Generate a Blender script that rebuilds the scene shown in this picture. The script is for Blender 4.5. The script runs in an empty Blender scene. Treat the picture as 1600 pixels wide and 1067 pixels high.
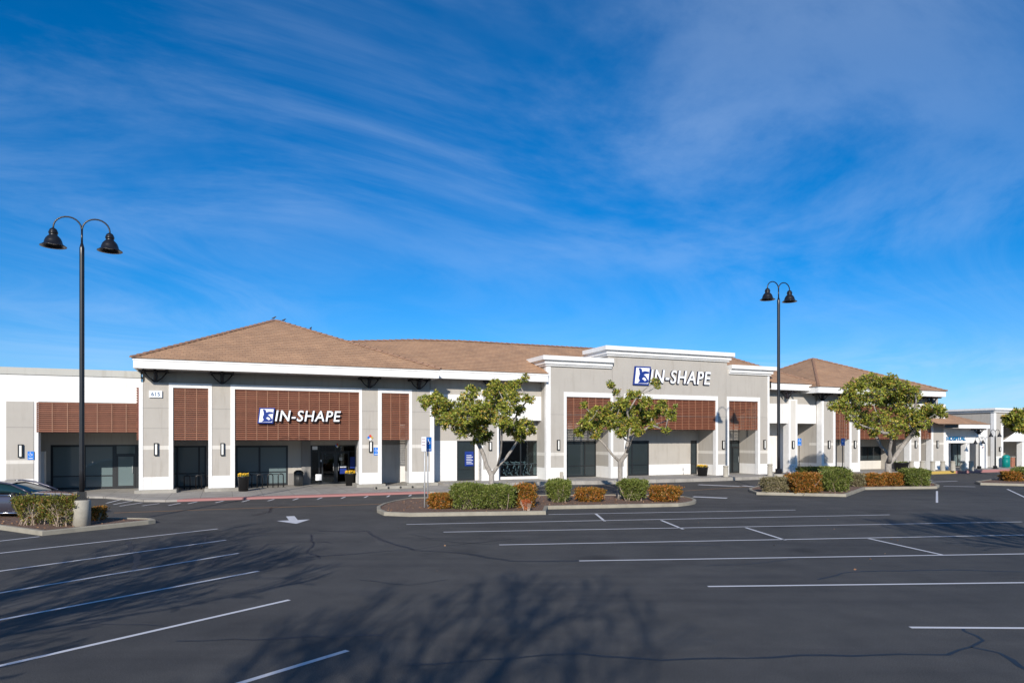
import bpy, math, random
import numpy as np
from mathutils import Vector, Matrix, noise
R = math.radians
random.seed(7); RNG = np.random.default_rng(7)
scene = bpy.context.scene
COL = scene.collection

# ------------------------------------------------------------------ camera
F = 1067.0; HZ = 683.0; CH = 3.13            # focal length and horizon of the 1600 px photograph, eye height
cam_d = bpy.data.cameras.new("camera"); cam = bpy.data.objects.new("camera", cam_d); COL.objects.link(cam)
cam.location = (0, 0, CH); cam.rotation_euler = (R(90), 0, 0)
cam_d.sensor_width = 36; cam_d.lens = 36 * F / 1600; cam_d.shift_y = (HZ - 533.5) / 1600
cam_d.clip_end = 5000; scene.camera = cam

# ------------------------------------------------------------------ world and sun
SUN_DIR = Vector((0.11, 1.0, -0.445)).normalized()      # the way the light travels
world = bpy.data.worlds.new("World"); scene.world = world; world.use_nodes = True
wn = world.node_tree.nodes; wl = world.node_tree.links; wn.clear()
def N(tree, t, **k):
    n = tree.nodes.new(t)
    for a, v in k.items(): setattr(n, a, v)
    return n
wt = world.node_tree
sky = N(wt, 'ShaderNodeTexSky', sky_type='NISHITA'); sky.sun_disc = False
sky.sun_elevation = math.asin(-SUN_DIR.z)
sky.sun_rotation = math.atan2(-SUN_DIR.x, -SUN_DIR.y) % (2 * math.pi)
sky.air_density = 0.9; sky.dust_density = 0.3; sky.ozone_density = 4.0; sky.altitude = 300
hsv = N(wt, 'ShaderNodeHueSaturation'); hsv.inputs['Saturation'].default_value = 1.2; hsv.inputs['Value'].default_value = 1.0; hsv.inputs['Hue'].default_value = 0.497
tint = N(wt, 'ShaderNodeMix', data_type='RGBA', blend_type='MULTIPLY'); tint.inputs[0].default_value = 1.0; wl.new(sky.outputs[0], tint.inputs[6]); tint.inputs[7].default_value = (0.66, 0.93, 1.20, 1)
wl.new(tint.outputs[2], hsv.inputs['Color'])
tc = N(wt, 'ShaderNodeTexCoord'); sep = N(wt, 'ShaderNodeSeparateXYZ'); wl.new(tc.outputs['Generated'], sep.inputs[0])
def wm(op, a, b=None, c=None):
    n = N(wt, 'ShaderNodeMath', operation=op)
    for i, v in enumerate((a, b, c)):
        if v is None: continue
        if isinstance(v, (int, float)): n.inputs[i].default_value = v
        else: wl.new(v, n.inputs[i])
    return n.outputs[0]
zz = wm('ADD', wm('MAXIMUM', sep.outputs[2], 0.0), 0.10)
px_ = wm('DIVIDE', sep.outputs[0], zz); py_ = wm('DIVIDE', sep.outputs[1], zz)
cmb = N(wt, 'ShaderNodeCombineXYZ'); wl.new(px_, cmb.inputs[0]); wl.new(py_, cmb.inputs[1])
def cirrus(rot, scale, sx, sy, lo, hi, dist, detail=7, off=(0, 0, 0)):
    m0 = N(wt, 'ShaderNodeMapping'); wl.new(cmb.outputs[0], m0.inputs[0]); m0.inputs['Rotation'].default_value = (0, 0, R(rot))
    mp = N(wt, 'ShaderNodeMapping'); wl.new(m0.outputs[0], mp.inputs[0]); mp.inputs['Scale'].default_value = (sx, sy, 1); mp.inputs['Location'].default_value = off
    nz = N(wt, 'ShaderNodeTexNoise'); wl.new(mp.outputs[0], nz.inputs['Vector'])
    nz.inputs['Scale'].default_value = scale; nz.inputs['Detail'].default_value = detail; nz.inputs['Roughness'].default_value = 0.62; nz.inputs['Distortion'].default_value = dist
    mr = N(wt, 'ShaderNodeMapRange', interpolation_type='SMOOTHSTEP'); wl.new(nz.outputs[0], mr.inputs[0])
    mr.inputs['From Min'].default_value = lo; mr.inputs['From Max'].default_value = hi
    return mr.outputs[0]
c1 = cirrus(-146, 0.22, 0.80, 1.0, 0.45, 0.72, 1.1, off=(2.2, 7.4, 0))
c2 = cirrus(-140, 0.42, 2.0, 1.2, 0.40, 0.72, 1.0, 9, off=(3.1, 2.0, 0))
c3 = cirrus(-155, 0.22, 0.6, 0.9, 0.38, 0.60, 0.2, 3, off=(0.4, 4.2, 0))
dens = wm('MULTIPLY', wm('ADD', wm('MULTIPLY', c1, 0.29), wm('MULTIPLY', c2, 0.32)), wm('ADD', wm('MULTIPLY', c3, 0.8), 0.2))
hz_ = wm('MAXIMUM', wm('SUBTRACT', 1.0, wm('MULTIPLY', sep.outputs[2], 3.6)), 0.0)
dens = wm('MINIMUM', wm('ADD', dens, wm('MULTIPLY', wm('MULTIPLY', hz_, hz_), 0.34)), 0.62)
mixc = N(wt, 'ShaderNodeMix', data_type='RGBA'); wl.new(dens, mixc.inputs[0]); wl.new(hsv.outputs[0], mixc.inputs[6]); mixc.inputs[7].default_value = (5.6, 7.2, 9.6, 1)
bg = N(wt, 'ShaderNodeBackground'); wl.new(mixc.outputs[2], bg.inputs[0]); bg.inputs[1].default_value = 0.100
wo = N(wt, 'ShaderNodeOutputWorld'); wl.new(bg.outputs[0], wo.inputs[0])

sl = bpy.data.lights.new("sun", 'SUN'); sl.energy = 5.0; sl.angle = R(0.53); sl.color = (1.0, 0.93, 0.83)
so = bpy.data.objects.new("sun", sl); COL.objects.link(so); so.rotation_euler = SUN_DIR.to_track_quat('-Z', 'Y').to_euler(); so.location = (-5, -30, 20)
scene.view_settings.view_transform = 'Standard'; scene.view_settings.look = 'None'; scene.view_settings.exposure = 0.12; scene.view_settings.gamma = 1

# ------------------------------------------------------------------ facade frame: s along the shop fronts, d away from the car park
X0, Y0 = -20.04, 37.0; US, UC = 0.9225, 0.386; FROT = math.atan2(UC, US)
def W(s, d, z=0.0): return Vector((X0 + US * s - UC * d, Y0 + UC * s + US * d, z))
def S(px, d=0.0):
    k = (px - 800) / F
    return (k * (Y0 + US * d) - X0 + UC * d) / (US - k * UC)
def Zf(px, py, d=0.0):
    s = S(px, d); return CH + (HZ - py) * (Y0 + UC * s + US * d) / F
def G(px, py, z=0.0):
    Y = (CH - z) * F / (py - HZ); return Vector(((px - 800) / F * Y, Y, z))
def P(px, py, Y): return Vector(((px - 800) / F * Y, Y, CH + (HZ - py) * Y / F))

# ------------------------------------------------------------------ materials
MATS = {}
def nm(name):
    m = bpy.data.materials.new(name); m.use_nodes = True; MATS[name] = m
    b = m.node_tree.nodes['Principled BSDF']; return m, m.node_tree, b
def ramp(t, fac, stops):
    r = N(t, 'ShaderNodeValToRGB'); t.links.new(fac, r.inputs[0]); el = r.color_ramp.elements
    while len(el) < len(stops): el.new(0.5)
    for e, (p, c) in zip(el, stops): e.position = p; e.color = (*c, 1)
    return r.outputs[0]
def noise_tex(t, scale, detail=4, rough=0.6, vec=None, dist=0.0):
    n = N(t, 'ShaderNodeTexNoise'); n.inputs['Scale'].default_value = scale; n.inputs['Detail'].default_value = detail
    n.inputs['Roughness'].default_value = rough; n.inputs['Distortion'].default_value = dist
    if vec is not None: t.links.new(vec, n.inputs['Vector'])
    return n.outputs[0]
def objco(t, scale=(1, 1, 1), which='Object', rot=(0, 0, 0)):
    c = N(t, 'ShaderNodeTexCoord'); mp = N(t, 'ShaderNodeMapping'); t.links.new(c.outputs[which], mp.inputs[0])
    mp.inputs['Scale'].default_value = scale; mp.inputs['Rotation'].default_value = rot; return mp.outputs[0]
def mixrgb(t, fac, a, b, mode='MIX'):
    m = N(t, 'ShaderNodeMix', data_type='RGBA', blend_type=mode)
    for i, v in ((0, fac), (6, a), (7, b)):
        if isinstance(v, (int, float)): m.inputs[i].default_value = v
        elif isinstance(v, tuple): m.inputs[i].default_value = (*v, 1)
        else: t.links.new(v, m.inputs[i])
    return m.outputs[2]
def bump(t, b, h, strength=0.3, dist=0.02):
    bm = N(t, 'ShaderNodeBump'); bm.inputs['Strength'].default_value = strength; bm.inputs['Distance'].default_value = dist
    t.links.new(h, bm.inputs['Height']); t.links.new(bm.outputs[0], b.inputs['Normal'])
def plain(name, col, rough=0.6, metal=0.0, var=0.12, sc=3.0, bmp=0.0, spec=0.5, bscale=40):
    m, t, b = nm(name); v = objco(t)
    n1 = noise_tex(t, sc, 5, 0.6, v)
    lo = tuple(c * (1 - var) for c in col); hi = tuple(min(1, c * (1 + var)) for c in col)
    t.links.new(ramp(t, n1, [(0.3, lo), (0.7, hi)]), b.inputs['Base Color'])
    b.inputs['Roughness'].default_value = rough; b.inputs['Metallic'].default_value = metal; b.inputs['Specular IOR Level'].default_value = spec
    if bmp: bump(t, b, noise_tex(t, bscale, 3, 0.6, v), bmp, 0.01)
    return m
def stucco(name, col, dirt=(0.75, 0.72, 0.68)):
    m, t, b = nm(name); v = objco(t); vs = objco(t, (2.2, 2.2, 0.25))
    base = ramp(t, noise_tex(t, 0.9, 5, 0.6, v), [(0.3, tuple(c * 0.95 for c in col)), (0.7, tuple(c * 1.03 for c in col))])
    streak = ramp(t, noise_tex(t, 1.6, 6, 0.65, vs), [(0.52, (1, 1, 1)), (0.8, dirt)])
    t.links.new(mixrgb(t, 0.8, base, streak, 'MULTIPLY'), b.inputs['Base Color'])
    b.inputs['Roughness'].default_value = 0.85; bump(t, b, noise_tex(t, 60, 4, 0.7, v), 0.25, 0.01); return m
stucco('gray_stucco', (0.405, 0.376, 0.336)); stucco('white_stucco', (0.74, 0.725, 0.70)); stucco('band_stucco', (0.60, 0.57, 0.52))
stucco('cap_gray', (0.45, 0.44, 0.40)); stucco('dark_gray_stucco', (0.22, 0.21, 0.20))
plain('white_paint', (0.74, 0.73, 0.71), 0.55, var=0.07); plain('soffit', (0.62, 0.58, 0.53), 0.8, var=0.05)
plain('black_metal', (0.012, 0.012, 0.014), 0.32, 0.0, 0.2, bmp=0.02); plain('bracket_metal', (0.022, 0.017, 0.02), 0.5)
plain('frame_black', (0.014, 0.016, 0.018), 0.4); plain('galv', (0.50, 0.51, 0.52), 0.5, 0.3)
plain('lens', (0.80, 0.79, 0.74), 0.3, var=0.02); plain('blue_sign', (0.01, 0.17, 0.62), 0.35, var=0.03); plain('logo_blue', (0.010, 0.032, 0.21), 0.4, var=0.03)
plain('sign_white', (0.82, 0.83, 0.85), 0.35, var=0.02); plain('navy_return', (0.008, 0.01, 0.04), 0.4); plain('teal_paint', (0.0, 0.22, 0.20), 0.45)
plain('text_blue', (0.01, 0.16, 0.36), 0.4); plain('number_blue', (0.13, 0.19, 0.28), 0.5); plain('red_paint_flat', (0.6, 0.05, 0.03), 0.5)
plain('yellow_flower', (0.75, 0.42, 0.02), 0.7, var=0.4, sc=30); plain('planter_black', (0.012, 0.012, 0.013), 0.45); plain('plastic_dark', (0.02, 0.021, 0.022), 0.5)
plain('brick_red', (0.30, 0.12, 0.07), 0.8, var=0.25, sc=8); plain('hedge_stem', (0.40, 0.31, 0.24), 0.9, var=0.3, sc=6)
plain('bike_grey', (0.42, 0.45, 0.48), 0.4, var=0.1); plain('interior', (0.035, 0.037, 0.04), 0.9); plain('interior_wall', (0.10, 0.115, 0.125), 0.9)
plain('bird_gray', (0.05, 0.05, 0.055), 0.8)
# concrete
def concrete(name, col, joints=False):
    m, t, b = nm(name); v = objco(t)
    c = ramp(t, noise_tex(t, 1.1, 7, 0.68, v), [(0.3, tuple(x * 0.72 for x in col)), (0.55, col), (0.75, tuple(min(1, x * 1.15) for x in col))])
    c = mixrgb(t, 0.35, c, ramp(t, noise_tex(t, 90, 3, 0.6, v), [(0.35, (0.6, 0.6, 0.6)), (0.6, (1, 1, 1))]), 'MULTIPLY')
    if joints:
        br = N(t, 'ShaderNodeTexBrick'); t.links.new(v, br.inputs[0]); br.offset = 0; br.inputs['Scale'].default_value = 1
        br.inputs['Brick Width'].default_value = 1.5; br.inputs['Row Height'].default_value = 1.5; br.inputs['Mortar Size'].default_value = 0.012
        br.inputs['Color1'].default_value = (1, 1, 1, 1); br.inputs['Color2'].default_value = (0.93, 0.93, 0.93, 1); br.inputs['Mortar'].default_value = (0.45, 0.45, 0.45, 1)
        c = mixrgb(t, 1.0, c, br.outputs[0], 'MULTIPLY')
    t.links.new(c, b.inputs['Base Color']); b.inputs['Roughness'].default_value = 0.85; bump(t, b, noise_tex(t, 45, 5, 0.7, v), 0.3, 0.01); return m
concrete('concrete', (0.33, 0.31, 0.27)); concrete('walk_concrete', (0.36, 0.335, 0.30), True); concrete('kerb_concrete', (0.32, 0.29, 0.23)); concrete('bollard_concrete', (0.40, 0.37, 0.31))
# asphalt
def asphalt():
    m, t, b = nm('asphalt'); v = objco(t)
    big = noise_tex(t, 0.09, 6, 0.6, v, 0.6); mid = noise_tex(t, 0.8, 7, 0.65, v); fine = noise_tex(t, 55, 3, 0.7, v); grit = noise_tex(t, 95, 2, 0.6, v)
    c = ramp(t, big, [(0.3, (0.060, 0.058, 0.0555)), (0.7, (0.093, 0.090, 0.086))])
    c = mixrgb(t, 0.9, c, ramp(t, mid, [(0.3, (0.70, 0.70, 0.71)), (0.65, (1.08, 1.07, 1.06))]), 'MULTIPLY')
    vs = objco(t, (0.05, 1.0, 1), rot=(0, 0, R(-8)))
    c = mixrgb(t, 0.8, c, ramp(t, noise_tex(t, 1.3, 5, 0.6, vs), [(0.35, (0.8, 0.8, 0.82)), (0.5, (1, 1, 1)), (0.75, (1.1, 1.09, 1.07))]), 'MULTIPLY')
    c = mixrgb(t, 1.0, c, ramp(t, fine, [(0.36, (0.58, 0.58, 0.58)), (0.62, (1.28, 1.28, 1.28))]), 'MULTIPLY')
    c = mixrgb(t, ramp(t, grit, [(0.66, (0, 0, 0)), (0.76, (1, 1, 1))]), c, (0.20, 0.20, 0.20))
    # oil drips
    oil = N(t, 'ShaderNodeTexVoronoi'); t.links.new(v, oil.inputs[0]); oil.inputs['Scale'].default_value = 0.33
    od = ramp(t, oil.outputs[0], [(0.0, (0.25, 0.25, 0.25)), (0.09, (0.6, 0.6, 0.6)), (0.2, (1, 1, 1))])
    c = mixrgb(t, 0.7, c, od, 'MULTIPLY')
    t.links.new(c, b.inputs['Base Color']); b.inputs['Roughness'].default_value = 0.82; b.inputs['Specular IOR Level'].default_value = 0.3
    h = mixrgb(t, 0.5, fine, grit); bump(t, b, h, 0.5, 0.012)
asphalt()
def worn_paint(name, col, wear=0.45):
    m, t, b = nm(name); v = objco(t)
    w = noise_tex(t, 14, 8, 0.75, v); w2 = noise_tex(t, 1.2, 4, 0.6, v)
    mask = N(t, 'ShaderNodeMath', operation='ADD'); t.links.new(w, mask.inputs[0]); t.links.new(w2, mask.inputs[1])
    f = ramp(t, mask.outputs[0], [(wear - 0.05 + 0.27, (0, 0, 0)), (wear + 0.37, (1, 1, 1))])
    c = mixrgb(t, f, (0.06, 0.062, 0.068), col)
    t.links.new(c, b.inputs['Base Color']); b.inputs['Roughness'].default_value = 0.7; bump(t, b, noise_tex(t, 60, 3, 0.7, v), 0.3, 0.008)
worn_paint('line_white', (0.60, 0.60, 0.62), 0.12); worn_paint('line_orange', (0.40, 0.20, 0.06), 0.22); worn_paint('kerb_red', (0.36, 0.165, 0.155), 0.16); worn_paint('kerb_yellow', (0.48, 0.33, 0.08), 0.16)
worn_paint('ghost_paint', (0.20, 0.20, 0.20), 0.42); plain('tar_and_shadow', (0.013, 0.013, 0.015), 0.55, var=0.3, sc=5)
# roof tiles
def tiles():
    m, t, b = nm('roof_tile'); c = N(t, 'ShaderNodeTexCoord')
    br = N(t, 'ShaderNodeTexBrick'); t.links.new(c.outputs['UV'], br.inputs[0]); br.inputs['Scale'].default_value = 1; br.offset = 0.5
    br.inputs['Brick Width'].default_value = 0.30; br.inputs['Row Height'].default_value = 0.34; br.inputs['Mortar Size'].default_value = 0.010; br.inputs['Bias'].default_value = 0.0
    br.inputs['Color1'].default_value = (0.50, 0.302, 0.175, 1); br.inputs['Color2'].default_value = (0.43, 0.256, 0.15, 1); br.inputs['Mortar'].default_value = (0.25, 0.15, 0.095, 1)
    v = objco(t); n = ramp(t, noise_tex(t, 0.7, 6, 0.65, v), [(0.3, (0.78, 0.78, 0.80)), (0.7, (1.12, 1.12, 1.1))])
    t.links.new(mixrgb(t, 1.0, br.outputs[0], n, 'MULTIPLY'), b.inputs['Base Color']); b.inputs['Roughness'].default_value = 0.85
    bump(t, b, noise_tex(t, 25, 4, 0.7, v), 0.4, 0.01)
tiles(); plain('ridge_tile', (0.27, 0.155, 0.10), 0.85, var=0.25, sc=4)
def wood():
    m, t, b = nm('slat_wood'); g = N(t, 'ShaderNodeNewGeometry'); v = objco(t, (0.6, 6, 6))
    c = ramp(t, g.outputs['Random Per Island'], [(0.0, (0.15, 0.044, 0.022)), (0.5, (0.185, 0.053, 0.027)), (1.0, (0.23, 0.072, 0.036))])
    c = mixrgb(t, 0.7, c, ramp(t, noise_tex(t, 3, 6, 0.7, v), [(0.3, (0.75, 0.75, 0.75)), (0.7, (1.1, 1.1, 1.1))]), 'MULTIPLY')
    t.links.new(c, b.inputs['Base Color']); b.inputs['Roughness'].default_value = 0.6
wood(); plain('lip_highlight', (0.35, 0.15, 0.08), 0.55, var=0.2); plain('batten_wood', (0.31, 0.16, 0.095), 0.6, var=0.15); plain('backing_brown', (0.075, 0.022, 0.014), 0.8)  # slat lips are coloured lighter as a painted highlight for sunlit edges
def glass(name, base, rough=0.03, trans=None):
    m, t, b = nm(name); b.inputs['Base Color'].default_value = (*base, 1); b.inputs['Roughness'].default_value = rough; b.inputs['Specular IOR Level'].default_value = 0.45
    v = objco(t); bump(t, b, noise_tex(t, 0.8, 2, 0.5, v), 0.04, 0.05)
    if trans:
        tr = N(t, 'ShaderNodeBsdfTransparent'); tr.inputs[0].default_value = (*trans, 1); gl = N(t, 'ShaderNodeBsdfGlossy'); gl.inputs['Roughness'].default_value = 0.02
        fr = N(t, 'ShaderNodeFresnel'); fr.inputs[0].default_value = 1.5; mx = N(t, 'ShaderNodeMixShader')
        t.links.new(fr.outputs[0], mx.inputs[0]); t.links.new(tr.outputs[0], mx.inputs[1]); t.links.new(gl.outputs[0], mx.inputs[2])
        t.links.new(mx.outputs[0], t.nodes['Material Output'].inputs[0])
glass('glass_dark', (0.024, 0.033, 0.037)); glass('glass_teal', (0.13, 0.175, 0.185)); glass('glass_clear', (0, 0, 0), trans=(0.62, 0.70, 0.72)); glass('glass_car', (0.01, 0.03, 0.035))
def leaf(name, stops, rough=0.45, transl=0.25):
    m, t, b = nm(name); g = N(t, 'ShaderNodeNewGeometry')
    c = ramp(t, g.outputs['Random Per Island'], stops); t.links.new(c, b.inputs['Base Color']); b.inputs['Roughness'].default_value = rough; b.inputs['Specular IOR Level'].default_value = 0.35
    tl = N(t, 'ShaderNodeBsdfTranslucent'); t.links.new(c, tl.inputs[0]); mx = N(t, 'ShaderNodeMixShader'); mx.inputs[0].default_value = transl
    t.links.new(b.outputs[0], mx.inputs[1]); t.links.new(tl.outputs[0], mx.inputs[2]); t.links.new(mx.outputs[0], t.nodes['Material Output'].inputs[0])
leaf('magnolia_leaf', [(0.0, (0.05, 0.07, 0.014)), (0.25, (0.16, 0.205, 0.03)), (0.55, (0.30, 0.34, 0.045)), (0.82, (0.45, 0.42, 0.075)), (0.92, (0.58, 0.38, 0.07)), (1.0, (0.26, 0.13, 0.05))])
leaf('green_leaf', [(0.0, (0.06, 0.08, 0.018)), (0.5, (0.17, 0.21, 0.04)), (0.85, (0.23, 0.27, 0.06)), (1.0, (0.34, 0.30, 0.12))])
leaf('yellowgreen_leaf', [(0.0, (0.05, 0.065, 0.012)), (0.5, (0.17, 0.18, 0.03)), (0.8, (0.28, 0.27, 0.05)), (0.93, (0.30, 0.18, 0.07)), (1.0, (0.32, 0.07, 0.03))])
leaf('orange_leaf', [(0.0, (0.06, 0.06, 0.012)), (0.3, (0.17, 0.13, 0.02)), (0.55, (0.36, 0.155, 0.025)), (0.8, (0.50, 0.22, 0.045)), (1.0, (0.52, 0.15, 0.045))])
leaf('red_leaf', [(0.0, (0.28, 0.06, 0.02)), (0.5, (0.5, 0.14, 0.05)), (1.0, (0.6, 0.24, 0.1))])
leaf('dry_leaf', [(0.0, (0.12, 0.11, 0.05)), (0.5, (0.23, 0.20, 0.10)), (1.0, (0.36, 0.30, 0.19))])
leaf('dead_leaf', [(0.0, (0.16, 0.08, 0.04)), (0.5, (0.30, 0.15, 0.08)), (1.0, (0.45, 0.28, 0.16))], 0.8)
def bark():
    m, t, b = nm('bark'); v = objco(t, (3, 3, 1)); n = noise_tex(t, 5, 6, 0.7, v)
    t.links.new(ramp(t, n, [(0.3, (0.15, 0.13, 0.11)), (0.5, (0.29, 0.26, 0.23)), (0.7, (0.40, 0.37, 0.33))]), b.inputs['Base Color']); b.inputs['Roughness'].default_value = 0.9; bump(t, b, n, 0.5, 0.02)
bark(); plain('dark_bark', (0.10, 0.08, 0.06), 0.9, var=0.3)
def mulch():
    m, t, b = nm('mulch'); v = objco(t); n = noise_tex(t, 22, 6, 0.75, v)
    t.links.new(ramp(t, n, [(0.3, (0.07, 0.04, 0.028)), (0.5, (0.17, 0.10, 0.07)), (0.7, (0.30, 0.20, 0.14))]), b.inputs['Base Color']); b.inputs['Roughness'].default_value = 1; bump(t, b, n, 1.0, 0.05)
mulch()
def carpaint():
    m, t, b = nm('car_paint'); b.inputs['Base Color'].default_value = (0.065, 0.062, 0.085, 1); b.inputs['Metallic'].default_value = 0.55; b.inputs['Roughness'].default_value = 0.32; b.inputs['Coat Weight'].default_value = 1.0; b.inputs['Coat Roughness'].default_value = 0.03
carpaint(); plain('chrome', (0.7, 0.7, 0.72), 0.12, 1.0, var=0.02); plain('tyre', (0.015, 0.015, 0.016), 0.8); plain('rim', (0.45, 0.46, 0.48), 0.3, 0.9)
M = MATS

# ------------------------------------------------------------------ mesh helpers
class MB:
    def __init__(self, org=(0, 0, 0)): self.v = []; self.f = []; self.m = []; self.mats = []; self.uv = {}; self.sm = []; self.o = Vector(org)
    def mi(self, name):
        if name not in self.mats: self.mats.append(name)
        return self.mats.index(name)
    def add(self, vs, fs, mat, smooth=False):
        b = len(self.v); self.v += [Vector(p) for p in vs]; k = self.mi(mat)
        for f in fs: self.f.append([b + i for i in f]); self.m.append(k); self.sm.append(smooth)
    def box(self, x0, x1, y0, y1, z0, z1, mat):
        if x0 > x1: x0, x1 = x1, x0
        if y0 > y1: y0, y1 = y1, y0
        if z0 > z1: z0, z1 = z1, z0
        vs = [(x0, y0, z0), (x1, y0, z0), (x1, y1, z0), (x0, y1, z0), (x0, y0, z1), (x1, y0, z1), (x1, y1, z1), (x0, y1, z1)]
        self.add(vs, [(0, 3, 2, 1), (4, 5, 6, 7), (0, 1, 5, 4), (1, 2, 6, 5), (2, 3, 7, 6), (3, 0, 4, 7)], mat); return self
    def tube(self, pts, rad, mat, n=8, cap=True):
        pts = [Vector(p) for p in pts]; rs = rad if isinstance(rad, (list, tuple)) else [rad] * len(pts)
        rings = []; up = None
        for i, p in enumerate(pts):
            a = pts[max(0, i - 1)]; c = pts[min(len(pts) - 1, i + 1)]; t = (c - a)
            t = t.normalized() if t.length > 1e-9 else Vector((0, 0, 1))
            if up is None:
                up = Vector((1, 0, 0)) if abs(t.x) < 0.8 else Vector((0, 1, 0))
            x = (up - t * up.dot(t)); x = x.normalized() if x.length > 1e-6 else t.orthogonal().normalized(); up = x; y = t.cross(x)
            rings.append([p + (x * math.cos(2 * math.pi * k / n) + y * math.sin(2 * math.pi * k / n)) * rs[i] for k in range(n)])
        vs = [q for r in rings for q in r]; fs = []
        for i in range(len(rings) - 1):
            for k in range(n): a = i * n + k; b2 = i * n + (k + 1) % n; fs.append((a, b2, b2 + n, a + n))
        if cap: fs.append(tuple(range(n))[::-1]); fs.append(tuple((len(rings) - 1) * n + k for k in range(n)))
        self.add(vs, fs, mat, n > 4); return self
    def lathe(self, c, prof, mat, n=24):
        c = Vector(c); vs = []; fs = []
        for r, z in prof:
            for k in range(n): vs.append(c + Vector((r * math.cos(2 * math.pi * k / n), r * math.sin(2 * math.pi * k / n), z)))
        for i in range(len(prof) - 1):
            for k in range(n): a = i * n + k; b2 = i * n + (k + 1) % n; fs.append((a, b2, b2 + n, a + n))
        self.add(vs, fs, mat, True); return self
    def prism(self, poly, y0, y1, mat):          # polygon in xz pushed along y
        n = len(poly); vs = [(x, y0, z) for x, z in poly] + [(x, y1, z) for x, z in poly]
        fs = [tuple(range(n)), tuple(range(2 * n - 1, n - 1, -1))] + [(i, i + n, (i + 1) % n + n, (i + 1) % n) for i in range(n)]
        self.add(vs, fs, mat); return self
    def slab(self, poly, z0, z1, mat):           # polygon in xy raised along z
        n = len(poly); vs = [(p[0], p[1], z0) for p in poly] + [(p[0], p[1], z1) for p in poly]
        fs = [tuple(range(n))[::-1], tuple(range(n, 2 * n))] + [(i, (i + 1) % n, (i + 1) % n + n, i + n) for i in range(n)]
        self.add(vs, fs, mat); return self
    def build(self, name, parent=None, loc=None, rot=0, bevel=0, label=None):
        me = bpy.data.meshes.new(name); o = self.o
        me.from_pydata([tuple(p - o) for p in self.v], [], self.f)
        for k in self.mats: me.materials.append(M[k])
        me.polygons.foreach_set('material_index', self.m); me.polygons.foreach_set('use_smooth', self.sm)
        if self.uv:
            uvl = me.uv_layers.new(name='UVMap')
            for pi, uvs in self.uv.items():
                p = me.polygons[pi]
                for li, q in zip(p.loop_indices, uvs): uvl.data[li].uv = q
        me.update(); ob = bpy.data.objects.new(name, me); COL.objects.link(ob)
        if parent: ob.parent = parent
        if loc is not None: ob.location = loc
        if rot: ob.rotation_euler = (0, 0, rot)
        if bevel:
            bv = ob.modifiers.new('bevel', 'BEVEL'); bv.width = bevel; bv.segments = 2; bv.limit_method = 'ANGLE'; bv.angle_limit = R(40)
        if label: ob['label'] = label
        return ob
def tag(o, label, cat=None, group=None, kind=None):
    if label: o['label'] = label
    if cat: o['category'] = cat
    if group: o['group'] = group
    if kind: o['kind'] = kind
    return o
def empty(name, loc, rz=0):
    o = bpy.data.objects.new(name, None); COL.objects.link(o); o.location = loc; o.rotation_euler = (0, 0, rz); o.empty_display_size = 0.3; return o
def fb(s0, d0=0.0): return MB((s0, d0, 0))       # builder whose input is in facade coordinates, output local to a root at (s0, d0)
def froot(name, s0, d0=0.0, z=0.0): return empty(name, W(s0, d0, z), FROT)
def copy_tree(o, parent=None):
    c = o.copy(); COL.objects.link(c)
    if parent: c.parent = parent
    for ch in list(o.children): copy_tree(ch, c)
    return c
def text_mesh(txt, w, h, depth, mat, offset=0.0, shear=0.0, spacing=1.0):
    cu = bpy.data.curves.new('t', 'FONT'); cu.body = txt; cu.extrude = depth / 2; cu.offset = 0; cu.shear = shear; cu.space_character = spacing; cu.size = 1
    cu.offset = offset; cu.resolution_u = 4
    ob = bpy.data.objects.new('t', cu); COL.objects.link(ob); dg = bpy.context.evaluated_depsgraph_get(); dg.update()
    me = bpy.data.meshes.new_from_object(ob.evaluated_get(dg)); bpy.data.objects.remove(ob)
    vs = np.array([v.co[:] for v in me.vertices]); mn = vs.min(0); mx = vs.max(0)
    out = [((x - mn[0]) / (mx[0] - mn[0]) * w, -z, (y - mn[1]) / (mx[1] - mn[1]) * h) for x, y, z in vs]
    return out, [tuple(p.vertices) for p in me.polygons]
def add_text(mb, txt, x, y, z, w, h, depth, mat, **k):
    vs, fs = text_mesh(txt, w, h, depth, mat, **k); mb.add([(a + x, b + y, c + z) for a, b, c in vs], fs, mat)

# ------------------------------------------------------------------ ground
g = MB(); g.add([(-700, -400, 0), (900, -400, 0), (900, 900, 0), (-700, 900, 0)], [(0, 1, 2, 3)], 'asphalt')
tag(g.build('parking_lot'), 'dark grey asphalt parking lot', kind='structure')
# pavement in front of the shops (facade coordinates)
ws = MB()
arc = [(15.3 + 1.6 * math.sin(a), -3.3 - 1.7 * math.cos(a)) for a in [R(x) for x in (0, 25, 50, 75, 90)]]
left = [(-2.6, -0.9), (-1.6, -1.5), (-0.4, -3.1), (0.5, -4.5), (1.6, -5.0)]
poly = [(-30, -0.9)] + left + arc + [(16.9, -2.6), (16.9, 8), (-30, 8)]
ws.slab(poly, -0.1, 0.10, 'walk_concrete')
tag(ws.build('sidewalk', loc=W(0, 0), rot=FROT), 'concrete sidewalk before the left shops', kind='structure')
w2 = MB(); w2.slab([(16.9, -1.6), (24, -1.6), (27, -2.2), (36, -2.5), (44, -2.2), (62, -2.2), (66, -2.0), (110, -2.0), (110, 8), (16.9, 8)], -0.1, 0.24, 'walk_concrete')
tag(w2.build('sidewalk', loc=W(0, 0), rot=FROT), 'raised concrete sidewalk before the right shops', kind='structure')
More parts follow.
